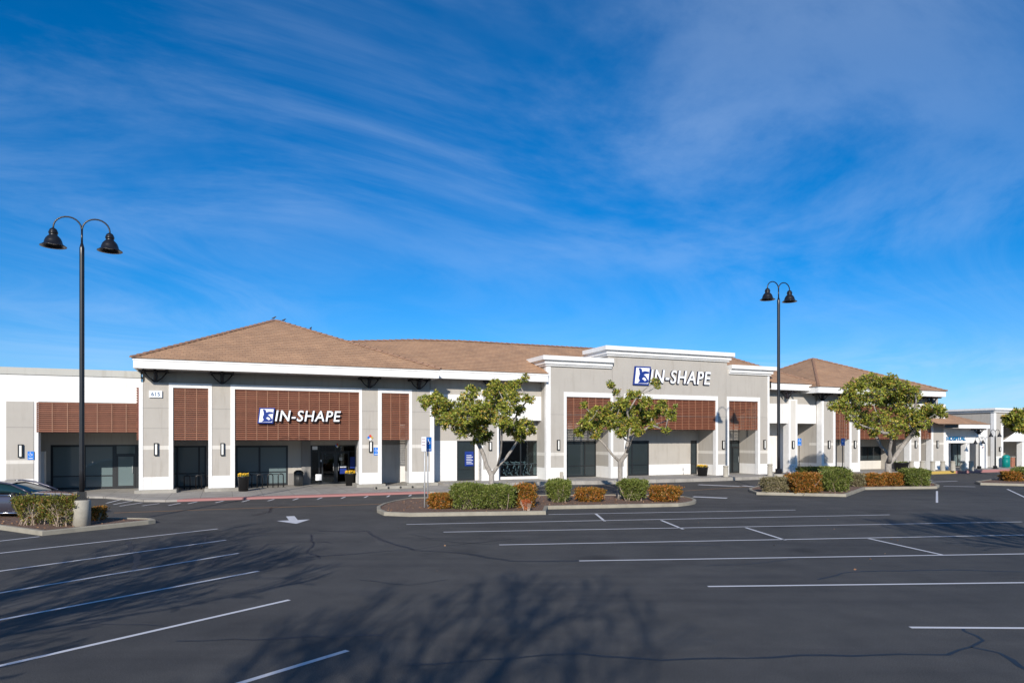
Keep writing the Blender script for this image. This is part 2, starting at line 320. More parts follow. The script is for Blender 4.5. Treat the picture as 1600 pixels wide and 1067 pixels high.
# red kerb paint
rk = MB(); rk.add([(2.0, -5.004, 0.0), (14.6, -5.004, 0.0), (14.6, -5.004, 0.104), (2.0, -5.004, 0.104)], [(0, 1, 2, 3)], 'kerb_red')
rk.add([(2.0, -5.004, 0.104), (14.6, -5.004, 0.104), (14.2, -4.45, 0.104), (2.5, -4.45, 0.104)], [(0, 1, 2, 3)], 'kerb_red')
tag(rk.build('kerb_paint', loc=W(0, 0), rot=FROT), 'faded red paint on the curved kerb by the entrance', kind='structure')
rk = MB(); rk.add([(62.4, -2.204, 0.0), (66, -2.004, 0.0), (84, -2.004, 0), (84, -2.004, 0.244), (66, -2.004, 0.244), (62.4, -2.204, 0.244)], [(0, 1, 4, 5), (1, 2, 3, 4)], 'kerb_red')
rk.add([(58.2, -2.204, 0.0), (62.4, -2.204, 0.0), (62.4, -2.204, 0.244), (58.2, -2.204, 0.244)], [(0, 1, 2, 3)], 'kerb_yellow')
tag(rk.build('kerb_paint', loc=W(0, 0), rot=FROT), 'red and yellow kerb paint before the hospital', kind='structure')

def ribbon(mb, pts, w, z, mat, jit=0.0):
    pts = [Vector((p.x, p.y, 0)) for p in pts]; q = []
    for i, p in enumerate(pts):
        a = pts[max(0, i - 1)]; c = pts[min(len(pts) - 1, i + 1)]; t = (c - a).normalized(); nrm = Vector((-t.y, t.x, 0))
        ww = w * (1 + jit * (random.random() - 0.5)) / 2
        q += [(p + nrm * ww) + Vector((0, 0, z)), (p - nrm * ww) + Vector((0, 0, z))]
    mb.add(q, [(2 * i, 2 * i + 1, 2 * i + 3, 2 * i + 2) for i in range(len(pts) - 1)], mat)
def ext(a, b, m):                                # push the far end b on by m metres
    t = (b - a).normalized(); return b + t * m
lines = MB()
for (a, b, e0, e1) in [((340, 826), (0, 864), 0, 3), ((353, 843.5), (0, 892), 0, 3), ((373, 864), (0, 926), 0, 3), ((404, 892), (0, 968), 0, 3), ((452, 937), (0, 1040), 0, 2), ((543, 1016), (375, 1067), 0, 3),
                       ((62, 838), (0, 845), 0, 4), ((857, 803.5), (1243, 796.5), 0, 0), ((635, 819), (1390, 804), 0, 0), ((693, 831), (1597, 815), 0, 0), ((780, 851), (1600, 835.5), 0, 5), ((905, 876), (1600, 865), 0, 4),
                       ((1106, 916), (1600, 910), 0, 3), ((1422, 980), (1600, 981), 0, 3), ((931, 802.5), (945, 814), 0, 0), ((1033, 812.5), (1067.5, 826.5), 0, 0), ((1165, 824), (1227, 843.5), 0, 0), ((1357, 841), (1472, 866.5), 0, 0),
                       ((1464, 767), (1464, 785), 0, 0), ((1574, 764), (1604, 778), 0, 1.5)]:
    A, B = G(*a), G(*b); ribbon(lines, [A, ext(A, B, e1)] , 0.10, 0.004, 'line_white')
# flat markings by the kerbs
for q in [((1091, 757), (1156, 759.6)), ((1159, 758.8), (1189, 760.6)), ((1083, 775.8), (1136, 778)), ((1474, 759.2), (1524, 760.2)), ((1452, 752.7), (1496, 751.4)), ((1448, 749.3), (1457, 750))]:
    ribbon(lines, [G(*q[0]), G(*q[1])], 0.45 if q[0][0] < 1160 else 0.2, 0.004, 'line_white')
for i in range(17):                              # hatching along the kerb
    s = 2.9 + i * 1.18
    if s > 18: break
    p = W(s, -5.35 if s > 1 else -5.2); ribbon(lines, [p + (W(0, 0) - W(0.35, 0.9)) , p], 0.10, 0.004, 'line_white')
for a, b in (((166, 786), (188, 780.5)), ((177, 788), (206, 782.5)), ((187, 790.5), (222, 785)), ((222, 790), (249, 786.3)), ((263, 789.5), (282, 785.8))): ribbon(lines, [G(*a), G(*b)], .10, .004, 'line_white')
for px_a, py_a in ((712, 757), (745, 757), (841, 760), (843, 753)):
    p = G(px_a, py_a); ribbon(lines, [p, p + Vector((0.8, 1.9, 0)) * 0.6], 0.12, 0.004, 'line_white')
# direction arrow in the aisle, pointing at the photographer
c = G(458, 812); ax = (W(0, 0) - W(0, 1)).normalized(); rx = Vector((ax.y, -ax.x, 0)); ax = (ax + rx * -0.0).normalized()
def apt(a, b): p = c + ax * a + rx * b; return (p.x, p.y, 0.004)
lines.add([apt(-1.3, -0.16), apt(-1.3, 0.16), apt(0.1, 0.16), apt(0.1, -0.16)], [(0, 1, 2, 3)], 'line_white')
lines.add([apt(0.1, -0.6), apt(0.1, 0.6), apt(1.25, 0.0)], [(0, 1, 2)], 'line_white')
tag(lines.build('parking_lines'), 'white painted stall lines and arrow', kind='structure')
ol = MB(); ribbon(ol, [G(178, 801), G(400, 793.5), G(665, 785)], 0.10, 0.004, 'line_orange'); ribbon(ol, [G(1040, 768.5), G(1172, 760)], 0.10, 0.004, 'line_orange'); ribbon(ol, [G(665, 785), G(1040, 768.5)], 0.10, 0.004, 'line_orange')
tag(ol.build('fire_lane_line'), 'thin orange line along the drive', kind='structure')
cr = MB()
def crack_and_shadow(pts, w):
    out = []
    P_ = [G(*p) for p in pts]
    for a, b in zip(P_[:-1], P_[1:]):
        n = max(2, int((b - a).length / 0.35))
        for i in range(n):
            p = a.lerp(b, i / n); k = 0.12; q = p + Vector((noise.noise(p * 1.7) * k, noise.noise(p * 1.7 + Vector((9, 9, 9))) * k, 0)); out.append(q)
    out.append(P_[-1]); ribbon(cr, out, w * 1.35, 0.0025, 'tar_and_shadow', 0.7)
crack_and_shadow([(640, 1040), (800, 1028), (900, 1022), (1030, 1031), (1250, 1024), (1480, 1021), (1520, 1011), (1535, 1000), (1510, 985), (1505, 981)], 0.05)
crack_and_shadow([(1520, 1011), (1560, 1020), (1600, 1042), (1640, 1060)], 0.055)
crack_and_shadow([(500, 829), (520, 830), (575, 830), (600, 845), (650, 859), (730, 865), (800, 877), (905, 876)], 0.10)
crack_and_shadow([(400, 878), (465, 872), (640, 858), (800, 842)], 0.05); crack_and_shadow([(200, 846), (205, 858), (215, 870), (212, 890)], 0.10)
crack_and_shadow([(395, 805), (420, 800), (425, 793), (450, 789)], 0.08); crack_and_shadow([(275, 1003), (400, 998), (600, 992)], 0.04)
crack_and_shadow([(1280, 905), (1330, 893), (1480, 890), (1600, 893)], 0.05); crack_and_shadow([(880, 843), (960, 846), (1020, 852), (1130, 852)], 0.04)
crack_and_shadow([(485, 835), (490, 850), (480, 862), (500, 872)], 0.05); crack_and_shadow([(1100, 884), (1180, 880), (1240, 873)], 0.04)
crack_and_shadow([(330, 882), (345, 868), (400, 862), (420, 850), (470, 846), (520, 848)], 0.05); crack_and_shadow([(283, 866), (300, 852), (318, 846), (322, 838)], 0.06); crack_and_shadow([(640, 834), (700, 846), (760, 850)], 0.04)
crack_and_shadow([(1127, 747), (1150, 755), (1186, 764)], 0.05); crack_and_shadow([(560, 905), (640, 915), (700, 905)], 0.03); crack_and_shadow([(60, 985), (150, 975), (260, 978)], 0.03)  # first ribbon is the right street lamp's pole shadow, painted dark on the asphalt
tag(cr.build('cracks_and_lamp_shadow'), 'dark tar sealed cracks in the asphalt and one painted lamp shadow', kind='structure')

def inset(poly, w):
    out = []; n = len(poly)
    for i in range(n):
        a, b, c2 = poly[i - 1], poly[i], poly[(i + 1) % n]
        e1 = (b - a).normalized(); e2 = (c2 - b).normalized(); n1 = Vector((-e1.y, e1.x, 0)); n2 = Vector((-e2.y, e2.x, 0)); m = (n1 + n2); m = m.normalized() / max(0.4, math.sqrt((1 + n1.dot(n2)) / 2)); out.append(b + m * w)
    return out
def island(name, pts, label, kh=0.15):
    area = sum(pts[i - 1].x * pts[i].y - pts[i].x * pts[i - 1].y for i in range(len(pts)))
    if area < 0: pts = pts[::-1]
    inn = inset(pts, 0.15); n = len(pts); mb = MB()
    rim = inset(pts, 0.025)
    ring = [[(p.x, p.y, -0.05) for p in pts], [(p.x, p.y, kh - 0.02) for p in pts], [(p.x, p.y, kh) for p in rim], [(p.x, p.y, kh) for p in inn], [(p.x, p.y, 0.0) for p in inn]]
    vs = [q for r in ring for q in r]; fs = [(j * n + i, j * n + (i + 1) % n, (j + 1) * n + (i + 1) % n, (j + 1) * n + i) for j in range(4) for i in range(n)]
    mb.add(vs, fs, 'kerb_concrete'); tag(mb.build(name), label + ' kerb', kind='structure')
    mm = MB(); mm.add([(p.x, p.y, kh - 0.03) for p in inn], [tuple(range(n))], 'mulch'); tag(mm.build('mulch_bed'), label + ' mulch', kind='structure')
    return inn
def arcpts(a, b, c2, n=5):
    return [a * (1 - t) ** 2 + b * 2 * t * (1 - t) + c2 * t * t for t in [i / n for i in range(n + 1)]]
KT = 0.15
isl_mid = island('traffic_island', arcpts(G(640, 777, KT), G(562, 789, KT), G(600, 799.5, KT)) + [G(640, 801, KT), G(853, 798, KT), G(856, 790, KT)] + arcpts(G(1060, 786, KT), G(1110, 782, KT), G(1072, 775, KT)) + [G(1000, 772, KT), G(800, 773, KT)], 'island in the middle')
isl_left = island('traffic_island', [G(-140, 806, KT), G(0, 820.5, KT), G(66, 829.5, KT), G(232, 812.5, KT), G(243, 811, KT), G(236, 808.8, KT), G(165, 808, KT), G(-120, 795, KT)], 'left lamp island')
isl_right = island('traffic_island', [G(1172, 765, KT), G(1182, 768.5, KT), G(1322, 771.5, KT), G(1352, 761, KT), G(1464, 759.5, KT), G(1468, 757, KT), G(1440, 748, KT), G(1250, 747, KT), G(1190, 757, KT), G(1170, 762, KT)], 'right lamp island')
isl_far = island('traffic_island', [G(1524, 751.5, KT), G(1532, 754, KT), G(1640, 756.5, KT), G(1720, 756, KT), G(1720, 744, KT), G(1580, 744, KT)], 'far right island')

# ------------------------------------------------------------------ buildings
def stack(mb, s0, s1, d0, d1, lv):
    for z0, z1, m in lv: mb.box(s0, s1, d0, d1, z0, z1, m)
def bandcol(zb, z1, lo=0.97, b0=2.46, b1=2.67, joint=True):
    L = [(zb, lo, 'white_stucco'), (lo, b0, 'gray_stucco'), (b0, b1, 'band_stucco'), (b1, z1, 'gray_stucco')]
    return L
def louver(root, s0o, s0, s1, d, z0, z1, bay=0.62, backing=False, pitch=0.118, side=False, d0o=0.0):
    mb = MB((s0o, d0o, 0)); n = int((z1 - z0) / pitch)
    for i in range(n + 1):
        z = z0 + 0.03 + i * (z1 - z0 - 0.11) / n
        j = random.uniform(-0.004, 0.004)
        mb.box(s0, s1, d + 0.016 + j, d + 0.05 + j, z, z + pitch * .60, 'slat_wood'); mb.box(s0, s1, d + j, d + 0.0155 + j, z + pitch * .42, z + pitch * .60, 'lip_highlight')
    nb = max(2, round((s1 - s0) / bay))
    for i in range(nb + 1):
        x = s0 + 0.012 + (s1 - s0 - 0.024) * i / nb
        mb.box(x - 0.014, x + 0.014, d - 0.016, d - 0.001 - 0.0045, z0 + 0.01, z1 - 0.01, 'batten_wood')
        mb.box(x - 0.03, x + 0.03, d + 0.056, d + 0.12, z0 + 0.02, z1 - 0.02, 'slat_wood')
    if backing: mb.box(s0, s1, d + 0.20, d + 0.24, z0, z1, 'backing_brown')
    return mb.build('louver_screen', root)
def window(root, s0o, s0, s1, d, z0, z1, vm=(), hm=(), pane='glass_dark', door=None, d0o=0.0, fw=0.06, name='window'):
    f = MB((s0o, d0o, 0)); dd = 0.10
    f.box(s0, s1, d, d + dd, z1 - fw, z1, 'frame_black'); f.box(s0, s1, d, d + dd, z0, z0 + fw, 'frame_black')
    f.box(s0, s0 + fw, d, d + dd, z0 + fw, z1 - fw, 'frame_black'); f.box(s1 - fw, s1, d, d + dd, z0 + fw, z1 - fw, 'frame_black')
    for x in vm: f.box(x - fw / 2, x + fw / 2, d + 0.004, d + dd - 0.004, z0 + fw, z1 - fw, 'frame_black')
    for z in hm: f.box(s0 + fw, s1 - fw, d + 0.008, d + dd - 0.008, z - 0.03, z + 0.03, 'frame_black')
    w = f.build(name, root)
    p = MB((s0o, d0o, 0)); p.box(s0 + fw * 0.5, s1 - fw * 0.5, d + 0.045, d + 0.055, z0 + fw * 0.5, z1 - fw * 0.5, pane); p.build('pane', w)
    return w
def glass_door(root, s0o, s0, s1, d, z0, z1, d0o=0.0, pane='glass_dark', hside=1):
    f = MB((s0o, d0o, 0)); fw = 0.09
    for a in ((s0, s1, z1 - fw, z1), (s0, s1, z0, z0 + 0.14), (s0, s0 + fw, z0 + .14, z1 - fw), (s1 - fw, s1, z0 + .14, z1 - fw)): f.box(a[0], a[1], d - 0.03, d - 0.002, a[2], a[3], 'frame_black')
    dr = f.build('door', root); p = MB((s0o, d0o, 0)); p.box(s0 + .05, s1 - .05, d - .02, d - .012, z0 + .1, z1 - .05, pane); p.build('pane', dr)
    h = MB((s0o, d0o, 0)); x = (s1 - 0.13) if hside > 0 else (s0 + 0.13)
    h.tube([(x, d - .03, z0 + .85), (x, d - .09, z0 + .88), (x, d - .09, z0 + 1.3), (x, d - .03, z0 + 1.33)], 0.014, 'galv', 6); h.build('handle', dr)
    return dr
def bracket(root, s0o, s, d, z0, z1, w=0.62, d0o=0.0):
    mb = MB((s0o, d0o, 0)); m = 'bracket_metal'
    mb.box(s - .09, s + .09, d - .09, d + .09, z0, z1 - .10, m)
    mb.box(s - w, s + w, d - .07, d + .07, z1 - .10, z1 - 0.003, m); mb.box(s - .07, s + .07, d - w, d + w, z1 - .105, z1 - .006, m)
    mb.box(s - w, s - w + .1, d - w * .8, d + w * .8, z1 - .13, z1 - .02, m); mb.box(s + w - .1, s + w, d - w * .8, d + w * .8, z1 - .13, z1 - .02, m)
    for sx, sy in ((1, 0), (-1, 0), (0, 1), (0, -1)):
        mb.tube([(s + sx * .08, d + sy * .08, z0 + .08), (s + sx * w * .55, d + sy * w * .55, z0 + (z1 - z0) * .42), (s + sx * w * .9, d + sy * w * .9, z1 - .1)], .035, m, 6)
    mb.build('bracket', root)
def roof_face(mb, e0, e1, t1, t0, course=0.34, mat='roof_tile'):
    """tiled slope from eave e0-e1 up to t0-t1, laid in overlapping courses"""
    e0, e1, t0, t1 = map(Vector, (e0, e1, t0, t1)); nrm = (e1 - e0).cross((t0 + t1) / 2 - e0).normalized()
    if nrm.z < 0: nrm = -nrm
    ud = (e1 - e0).normalized(); up = nrm.cross(ud).normalized()
    if up.z < 0: up = -up
    L = ((t0 + t1) / 2 - e0).dot(up); n = max(2, round(L / course)); lift = 0.034
    for i in range(n):
        a, b = i / n, (i + 1) / n
        p0 = e0.lerp(t0, a) + nrm * lift; p1 = e1.lerp(t1, a) + nrm * lift; p2 = e1.lerp(t1, b) + nrm * 0.004; p3 = e0.lerp(t0, b) + nrm * 0.004
        q0 = e0.lerp(t0, a); q1 = e1.lerp(t1, a)
        k = len(mb.f); mb.add([p0, p1, p2, p3], [(0, 1, 2, 3)], mat); mb.uv[k] = [((p - e0).dot(ud), (i + (0.02 if j < 2 else 0.98)) * course) for j, p in enumerate((p0, p1, p2, p3))]
        k = len(mb.f); mb.add([q0, q1, p1, p0], [(0, 1, 2, 3)], mat); mb.uv[k] = [((p - e0).dot(ud), i * course + 0.001) for p in (q0, q1, p1, p0)]
def hip_caps(mb, a, b, step=0.42):
    a, b = Vector(a), Vector(b); n = max(2, int((b - a).length / step)); t = (b - a).normalized()
    sd = t.cross(Vector((0, 0, 1))).normalized(); up = sd.cross(t).normalized()
    if up.z < 0: up = -up
    for i in range(n):
        p = a.lerp(b, i / n); q = a.lerp(b, (i + 1.12) / n if i < n - 1 else 1); 
        pr = [(-.13, -.02), (-.08, .055), (0, .085), (.08, .055), (.13, -.02)]
        r0 = [p + sd * x + up * (y + .05) for x, y in pr]; r1 = [q + sd * x * .85 + up * (y * .8 + .02) for x, y in pr]
        k0 = len(mb.f); mb.add(r0 + r1, [(j, j + 1, j + 6, j + 5) for j in range(4)] + [(0, 1, 2, 3, 4)], 'ridge_tile', False)
        for f in range(k0, len(mb.f)): mb.uv[f] = [(i * 0.3 + 0.1, 0.1)] * len(mb.f[f])
def cornice(root, s0o, s0, s1, d0, d1, zt, hh=0.68, ov=0.42, left=True, right=True):
    mb = MB((s0o, 0, 0)); lays = [(0.0, 0.30, ov), (0.30, 0.36, ov * .72), (0.36, 0.56, ov * .55), (0.56, hh, ov * .3)]
    for k, (a, b, o) in enumerate(lays):
        L = s0 - (o if left else 0); Rr = s1 + (o if right else 0)
        mb.box(L, Rr, d0 - o, d1 + .001 * k, zt - b, zt - a, 'white_paint')
    mb.build('cornice', root, bevel=0.012)
TR = 0.03                                        # trim stands proud of the wall by this much

# ---- left shop (white, low parapet) -------------------------------------------------
GD = 0.3; sg0 = -16.0; sg1 = S(218) + 0.05
gb = tag(froot('shop_building', sg0, GD), 'low white shop with grey cap and wide brown slatted screen, left of the gym', 'building')
def gm(): return MB((sg0, GD, 0))
s_a, s_b = S(10, GD), S(53, GD); s_c = S(60, GD)
m = gm(); m.box(sg0, sg1 - .02, GD, GD + .45, 4.97, 6.36, 'white_stucco'); m.box(sg0, s_a, GD, GD + .6, .05, 4.97, 'white_stucco'); m.box(s_b, s_c, GD - .02, GD + .5, .05, 4.97, 'white_stucco')
m.box(sg0, sg1 - .3, GD + 4.0, GD + 4.4, 2.69, 6.3, 'gray_stucco'); m.box(s_c - 4.0, S(79, GD + 4) - .002, GD + 4.0, GD + 4.4, .05, 2.69, 'gray_stucco')
m.box(S(79, GD + 4) - 1.4, S(79, GD + 4) - .003, GD + 3.96, GD + 4.0, .05, .62, 'dark_gray_stucco')
m.box(S(62.5, GD + 2.4), S(69.5, GD + 2.4), GD + 2.4, GD + 2.8, .05, 2.35, 'white_stucco')
m.build('wall', gb)
m = gm(); m.box(sg0, sg1 - .02, GD - .06, GD + .5, 6.362, 6.72, 'cap_gray'); m.build('parapet_cap', gb)
m = gm(); m.box(sg0, sg1 - .3, GD + .45, GD + 4.0, 4.1, 4.2, 'soffit'); m.build('soffit', gb)
m = gm(); m.box(sg0, sg1 - .35, GD + .5, GD + 13, 6.1, 6.2, 'cap_gray'); m.build('roof', gb)
m = gm(); stack(m, s_a, s_b, GD - .05, GD + .6, bandcol(.05, 4.97, .98, 1.77, 1.96)); m.box(s_a, s_b, GD - .058, GD - .05, 3.63, 3.65, 'dark_gray_stucco'); m.build('pillar', gb)
louver(gb, sg0, S(57.5, GD), sg1 - .02, GD - .05, 3.38, 4.95, .72, True, pitch=.108, d0o=GD)
gz0, gz1 = .12, 2.69; dW = GD + 4.0
gwx = [S(p, dW) for p in (79, 132, 180, 212)]
window(gb, sg0, gwx[0], gwx[2] - .02, dW, gz0, gz1, vm=[gwx[1]], hm=[.88], pane='glass_teal', d0o=GD, fw=.12)
window(gb, sg0, gwx[2] - .019, gwx[3] + .05, dW, gz0, gz1, hm=[2.12], pane='glass_teal', d0o=GD, fw=.08)
glass_door(gb, sg0, gwx[2] + .07, gwx[3] - .03, dW, gz0 + .01, 2.08, GD, 'glass_teal')
window(gb, sg0, gwx[3] + .051, sg1 + 1.5, dW, gz0, gz1, hm=[.88], pane='glass_teal', d0o=GD, fw=.08)

# ---- gym: pavilion A, link C, tower B ----------------------------------------------
gym = tag(froot('gym_building', 0.0, 0.0), 'long grey and white gym with tiled hip roofs and stepped white cornice', 'building')
PT = 6.11                                        # pillar top
def fm(): return MB((0, 0, 0))
def pillar(sa, sb, tl, tr, plinth=(0, 0), dd=1.2, zb=.28, joint=True):
    """grey pillar with white trims: sa..sb outer edges, tl/tr trim widths"""
    m = fm(); stack(m, sa + tl * .0 + .001, sb - .001, 0, dd, bandcol(zb, PT))
    for zj in (3.62, 4.72): m.box(sa + .1, sb - .1, -.006, 0, zj - .008, zj + .008, 'dark_gray_stucco')
    o = m.build('pillar', gym)
    if tl or tr:
        t = fm()
        if tl: t.box(sa - TR, sa + tl, -TR, dd * .4, zb, PT - .002, 'white_paint')
        if tr: t.box(sb - tr, sb + TR, -TR, dd * .4, zb, PT - .002, 'white_paint')
        t.build('trim', o)
    if plinth: q = fm(); q.box(sa - .22, sb + .22, -.28, dd + .2, .06, zb, 'concrete'); q.build('plinth', o, bevel=.02)
    return o
p1 = (S(218), S(269.5)); p2 = (S(326.5), S(366)); p3 = (S(562), S(595.5)); p4 = (S(640), S(677.5))
pillar(*p1, .16, .18); pillar(*p2, .15, .2); pillar(*p3, .14, .2); pillar(*p4, .15, .24)
for a, b in ((p1[1], p2[0]), (p2[1], p3[0]), (p3[1], p4[0])):
    m = fm(); m.box(a + TR, b - TR, -TR + .002, .30, 5.86, PT, 'white_paint'); m.build('header_beam', gym)
louver(gym, 0, p1[1] + TR, p2[0] - TR, .04, 2.95, 5.855, .58)
louver(gym, 0, p2[1] + TR, p3[0] - TR, .04, 2.95, 5.855, .60, True)
louver(gym, 0, p3[1] + TR, p4[0] - TR, .04, 2.95, 5.855, .58)
louver_side = MB((0, 0, 0))
for i in range(22): louver_side.box(p1[0] - .16, p1[0] - .11, .15, 1.1, 2.98 + i * .132, 3.05 + i * .132, 'slat_wood')
for yy in (.18, .6, 1.05): louver_side.box(p1[0] - .11, p1[0] - .035, yy, yy + .05, 2.98, 5.83, 'slat_wood')
louver_side.build('louver_screen', gym)
BD = 3.6                                         # back wall of the arcade
zT = 2.62
m = fm()
wA0, wA1 = S(271, BD) - 1.0, S(322.5, BD); wB0, wB1 = S(368, BD), S(450, BD); eA, eB = S(485, BD), S(556, BD)
m.box(p1[0], p4[1] + .1, BD, BD + .3, zT, 6.6, 'gray_stucco')
m.box(wA1, wB0, BD, BD + .3, .06, zT, 'gray_stucco'); m.box(wB1, eA - .55, BD, BD + .3, .06, zT, 'gray_stucco')
m.box(eA - .55, eA, BD - .12, BD + .3, .06, zT + .35, 'dark_gray_stucco')
m.box(eB, p4[1] + .1, BD, BD + .3, .06, zT, 'white_stucco'); m.box(wB1 + .02, eA - .56, BD - .02, BD, .06, .85, 'dark_gray_stucco')
m.box(p1[0] + .02, p1[0] + .3, 1.2, BD, .06, 6.6, 'gray_stucco')
m.build('back_wall', gym)
m = fm(); m.box(p1[0] + .02, p4[1], .30, BD, 5.95, 6.05, 'soffit'); m.build('arcade_ceiling', gym)
window(gym, 0, wA0, wA1, BD + .01, .12, zT, vm=[S(277, BD), S(321, BD) - .35], hm=[.95], pane='glass_teal', fw=.1)
window(gym, 0, wB0, wB1, BD + .01, .12, zT, vm=[(wB0 + wB1) / 2 - .15], hm=[.95], pane='glass_teal', fw=.12)
# entrance: glazed doors before a dark lobby
wn_ = window(gym, 0, eA, eB, BD + .01, .09, zT, vm=[eA + .55, (eA + eB) / 2 + .15], hm=[2.2], pane='glass_clear', fw=.08, name='entrance_glazing')
glass_door(gym, 0, (eA + eB) / 2 - .75, (eA + eB) / 2 + .12, BD + .01, .10, 2.17, pane='glass_clear', hside=1)
glass_door(gym, 0, (eA + eB) / 2 + .18, (eA + eB) / 2 + 1.02, BD + .01, .10, 2.17, pane='glass_clear', hside=-1)
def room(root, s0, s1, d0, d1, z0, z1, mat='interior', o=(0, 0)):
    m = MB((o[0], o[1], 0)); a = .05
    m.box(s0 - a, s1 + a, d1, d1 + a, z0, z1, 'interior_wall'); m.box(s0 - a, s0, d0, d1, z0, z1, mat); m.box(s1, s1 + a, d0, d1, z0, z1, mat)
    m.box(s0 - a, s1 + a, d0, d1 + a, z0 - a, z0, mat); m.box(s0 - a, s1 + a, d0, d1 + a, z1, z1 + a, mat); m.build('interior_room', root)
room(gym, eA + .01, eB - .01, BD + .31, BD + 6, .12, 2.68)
def decal(root, s, z, w, h, d, mat, name='notice', txt=None, tm='sign_white'):
    m = fm(); m.box(s, s + w, d - .006, d, z, z + h, mat)
    if txt:
        for i, tx in enumerate(txt): add_text(m, tx, s + w * .12, d - .010, z + h * (.8 - .22 * i), w * .76, h * .12, .004, tm)
    return m.build(name, root)
dd_ = BD + .005
decal(gym, S(488, BD), 2.33, .32, .22, dd_, 'sign_white', 'sticker'); decal(gym, S(493, BD), .35, .42, .40, dd_, 'sign_white', 'sticker')
decal(gym, S(530, BD), 1.62, .20, .2, dd_ - .02, 'cap_gray', 'sticker'); decal(gym, S(547, BD), 1.1, .30, .75, dd_, 'logo_blue', 'sticker'); decal(gym, S(531, BD), .75, .42, .35, dd_ - .02, 'logo_blue', 'sticker')
decal(gym, S(531, BD), 1.16, .4, .1, dd_ - .02, 'sign_white', 'sticker'); decal(gym, S(501, BD), 1.55, .1, .13, dd_, 'sign_white', 'sticker')
# beam above pillars, soffit, fascia of pavilion A
EA = -1.5; eL = S(208, EA); eR = S(686, EA); zE0, zE1 = 6.74, 7.24
m = fm(); m.box(p1[0] + .1, p4[1] - .1, .55, .95, PT - .01, 6.9, 'gray_stucco'); m.box(p1[0] + .1, p1[0] + .5, .95, 9, PT - .3, 6.9, 'gray_stucco'); m.build('beam', gym)
m = fm(); m.box(eL + .06, eR - .06, EA + .06, 13.4, zE0 + .06, zE0 + .10, 'soffit'); m.build('soffit', gym)
m = fm(); m.box(eL, eR, EA, EA + .08, zE0, zE1, 'white_paint'); m.box(eL, eL + .08, EA + .08, 13.5, zE0, zE1, 'white_paint'); m.box(eR - .08, eR, EA + .08, 3, zE0, zE1 - .01, 'white_paint')
m.box(eL - .03, eR + .03, EA - .03, EA, zE1 - .1, zE1, 'white_paint'); m.build('fascia', gym)
for px_b in (241, 345): bracket(gym, 0, S(px_b + 2, .1), .12, PT, zE0 + .06)
for px_b in (574.5, 652): bracket(gym, 0, S(px_b + 3, .1), .12, PT, zE0 + .06)
bracket(gym, 0, p1[0] + .35, 1.5, PT, zE0 + .06)
rf = fm(); apx = (7.25, 6.9, 11.0); o_ = .08
c0 = (eL - o_, EA - o_, zE1 + .005); c1_ = (eR + o_, EA - o_, zE1 + .005); c2_ = (eR + o_, 15, zE1 + .005); c3_ = (eL - o_, 15, zE1 + .005)
for a, b in ((c0, c1_), (c1_, c2_), (c2_, c3_), (c3_, c0)): roof_face(rf, a, b, apx, apx)
rfo = rf.build('roof', gym)
hc = fm(); hip_caps(hc, c0, apx); hip_caps(hc, c1_, apx); hip_caps(hc, c3_, apx); hc.build('ridge_tiles', rfo)
# long roof over link and tower
EC = -.3; sC0 = p4[1] - 1.5; sB0 = S(854, 0); sB1 = S(1201.5, 0); sC3 = S(1279, -.3)
zC1 = 7.40; zC0 = 6.86
rr = fm(); o_ = .08; rz = 10.2; rd = 6.2
a0 = (sC0, EC - o_, zC1 + .004); a1 = (sC3, EC - o_, zC1 + .004); r0 = (sC0, rd, rz); r1 = (44.7, rd, rz)
hipL = (12.5, rd, rz - .1)
def rp(x, d): return (x, d, zC1 + .004 + (rz - zC1 - .004) * (d - EC + o_) / (rd - EC + o_))
rL, rM = (11.4, rd, 9.68), (16.6, rd, 10.08)
roof_face(rr, rp(8.6, EC - o_), rp(16.6, EC - o_), rM, rL); roof_face(rr, rp(16.6, EC - o_), rp(20, EC - o_), rp(20, rd), rM); roof_face(rr, rp(20, EC - o_), rp(sB0 - .01, EC - o_), rp(sB0 - .01, rd), rp(20, rd)); roof_face(rr, rp(sB0 - .01, 2.4), rp(sB1 + .01, 2.4), rp(sB1 + .01, rd), rp(sB0 - .01, rd)); roof_face(rr, rp(sB1 + .01, EC - o_), a1, r1, rp(sB1 + .01, rd))
roof_face(rr, a1, (sC3, 14, zC1), r1, r1); roof_face(rr, (sC3, 14, zC1), (20, 14, zC1), rp(20, rd), r1); roof_face(rr, (20, 14, zC1), (11.4, 14, zC1), rL, rp(20, rd))
rro = rr.build('roof', gym); hc = fm(); hip_caps(hc, a1, r1); hip_caps(hc, rL, rM); hip_caps(hc, rM, rp(20, rd)); hip_caps(hc, rp(20, rd), r1); hc.build('ridge_tiles', rro)
m = fm(); m.box(eR + .02, sB0 - .005, EC, EC + .08, zC0, zC1, 'white_paint'); m.box(eR + .02, sB0 - .005, EC - .03, EC, zC1 - .12, zC1, 'white_paint'); m.build('fascia', gym)
m = fm(); m.box(p4[1] - .5, sB0 - .01, EC + .08, 3.2, zC0 + .05, zC0 + .1, 'soffit'); m.build('soffit', gym)
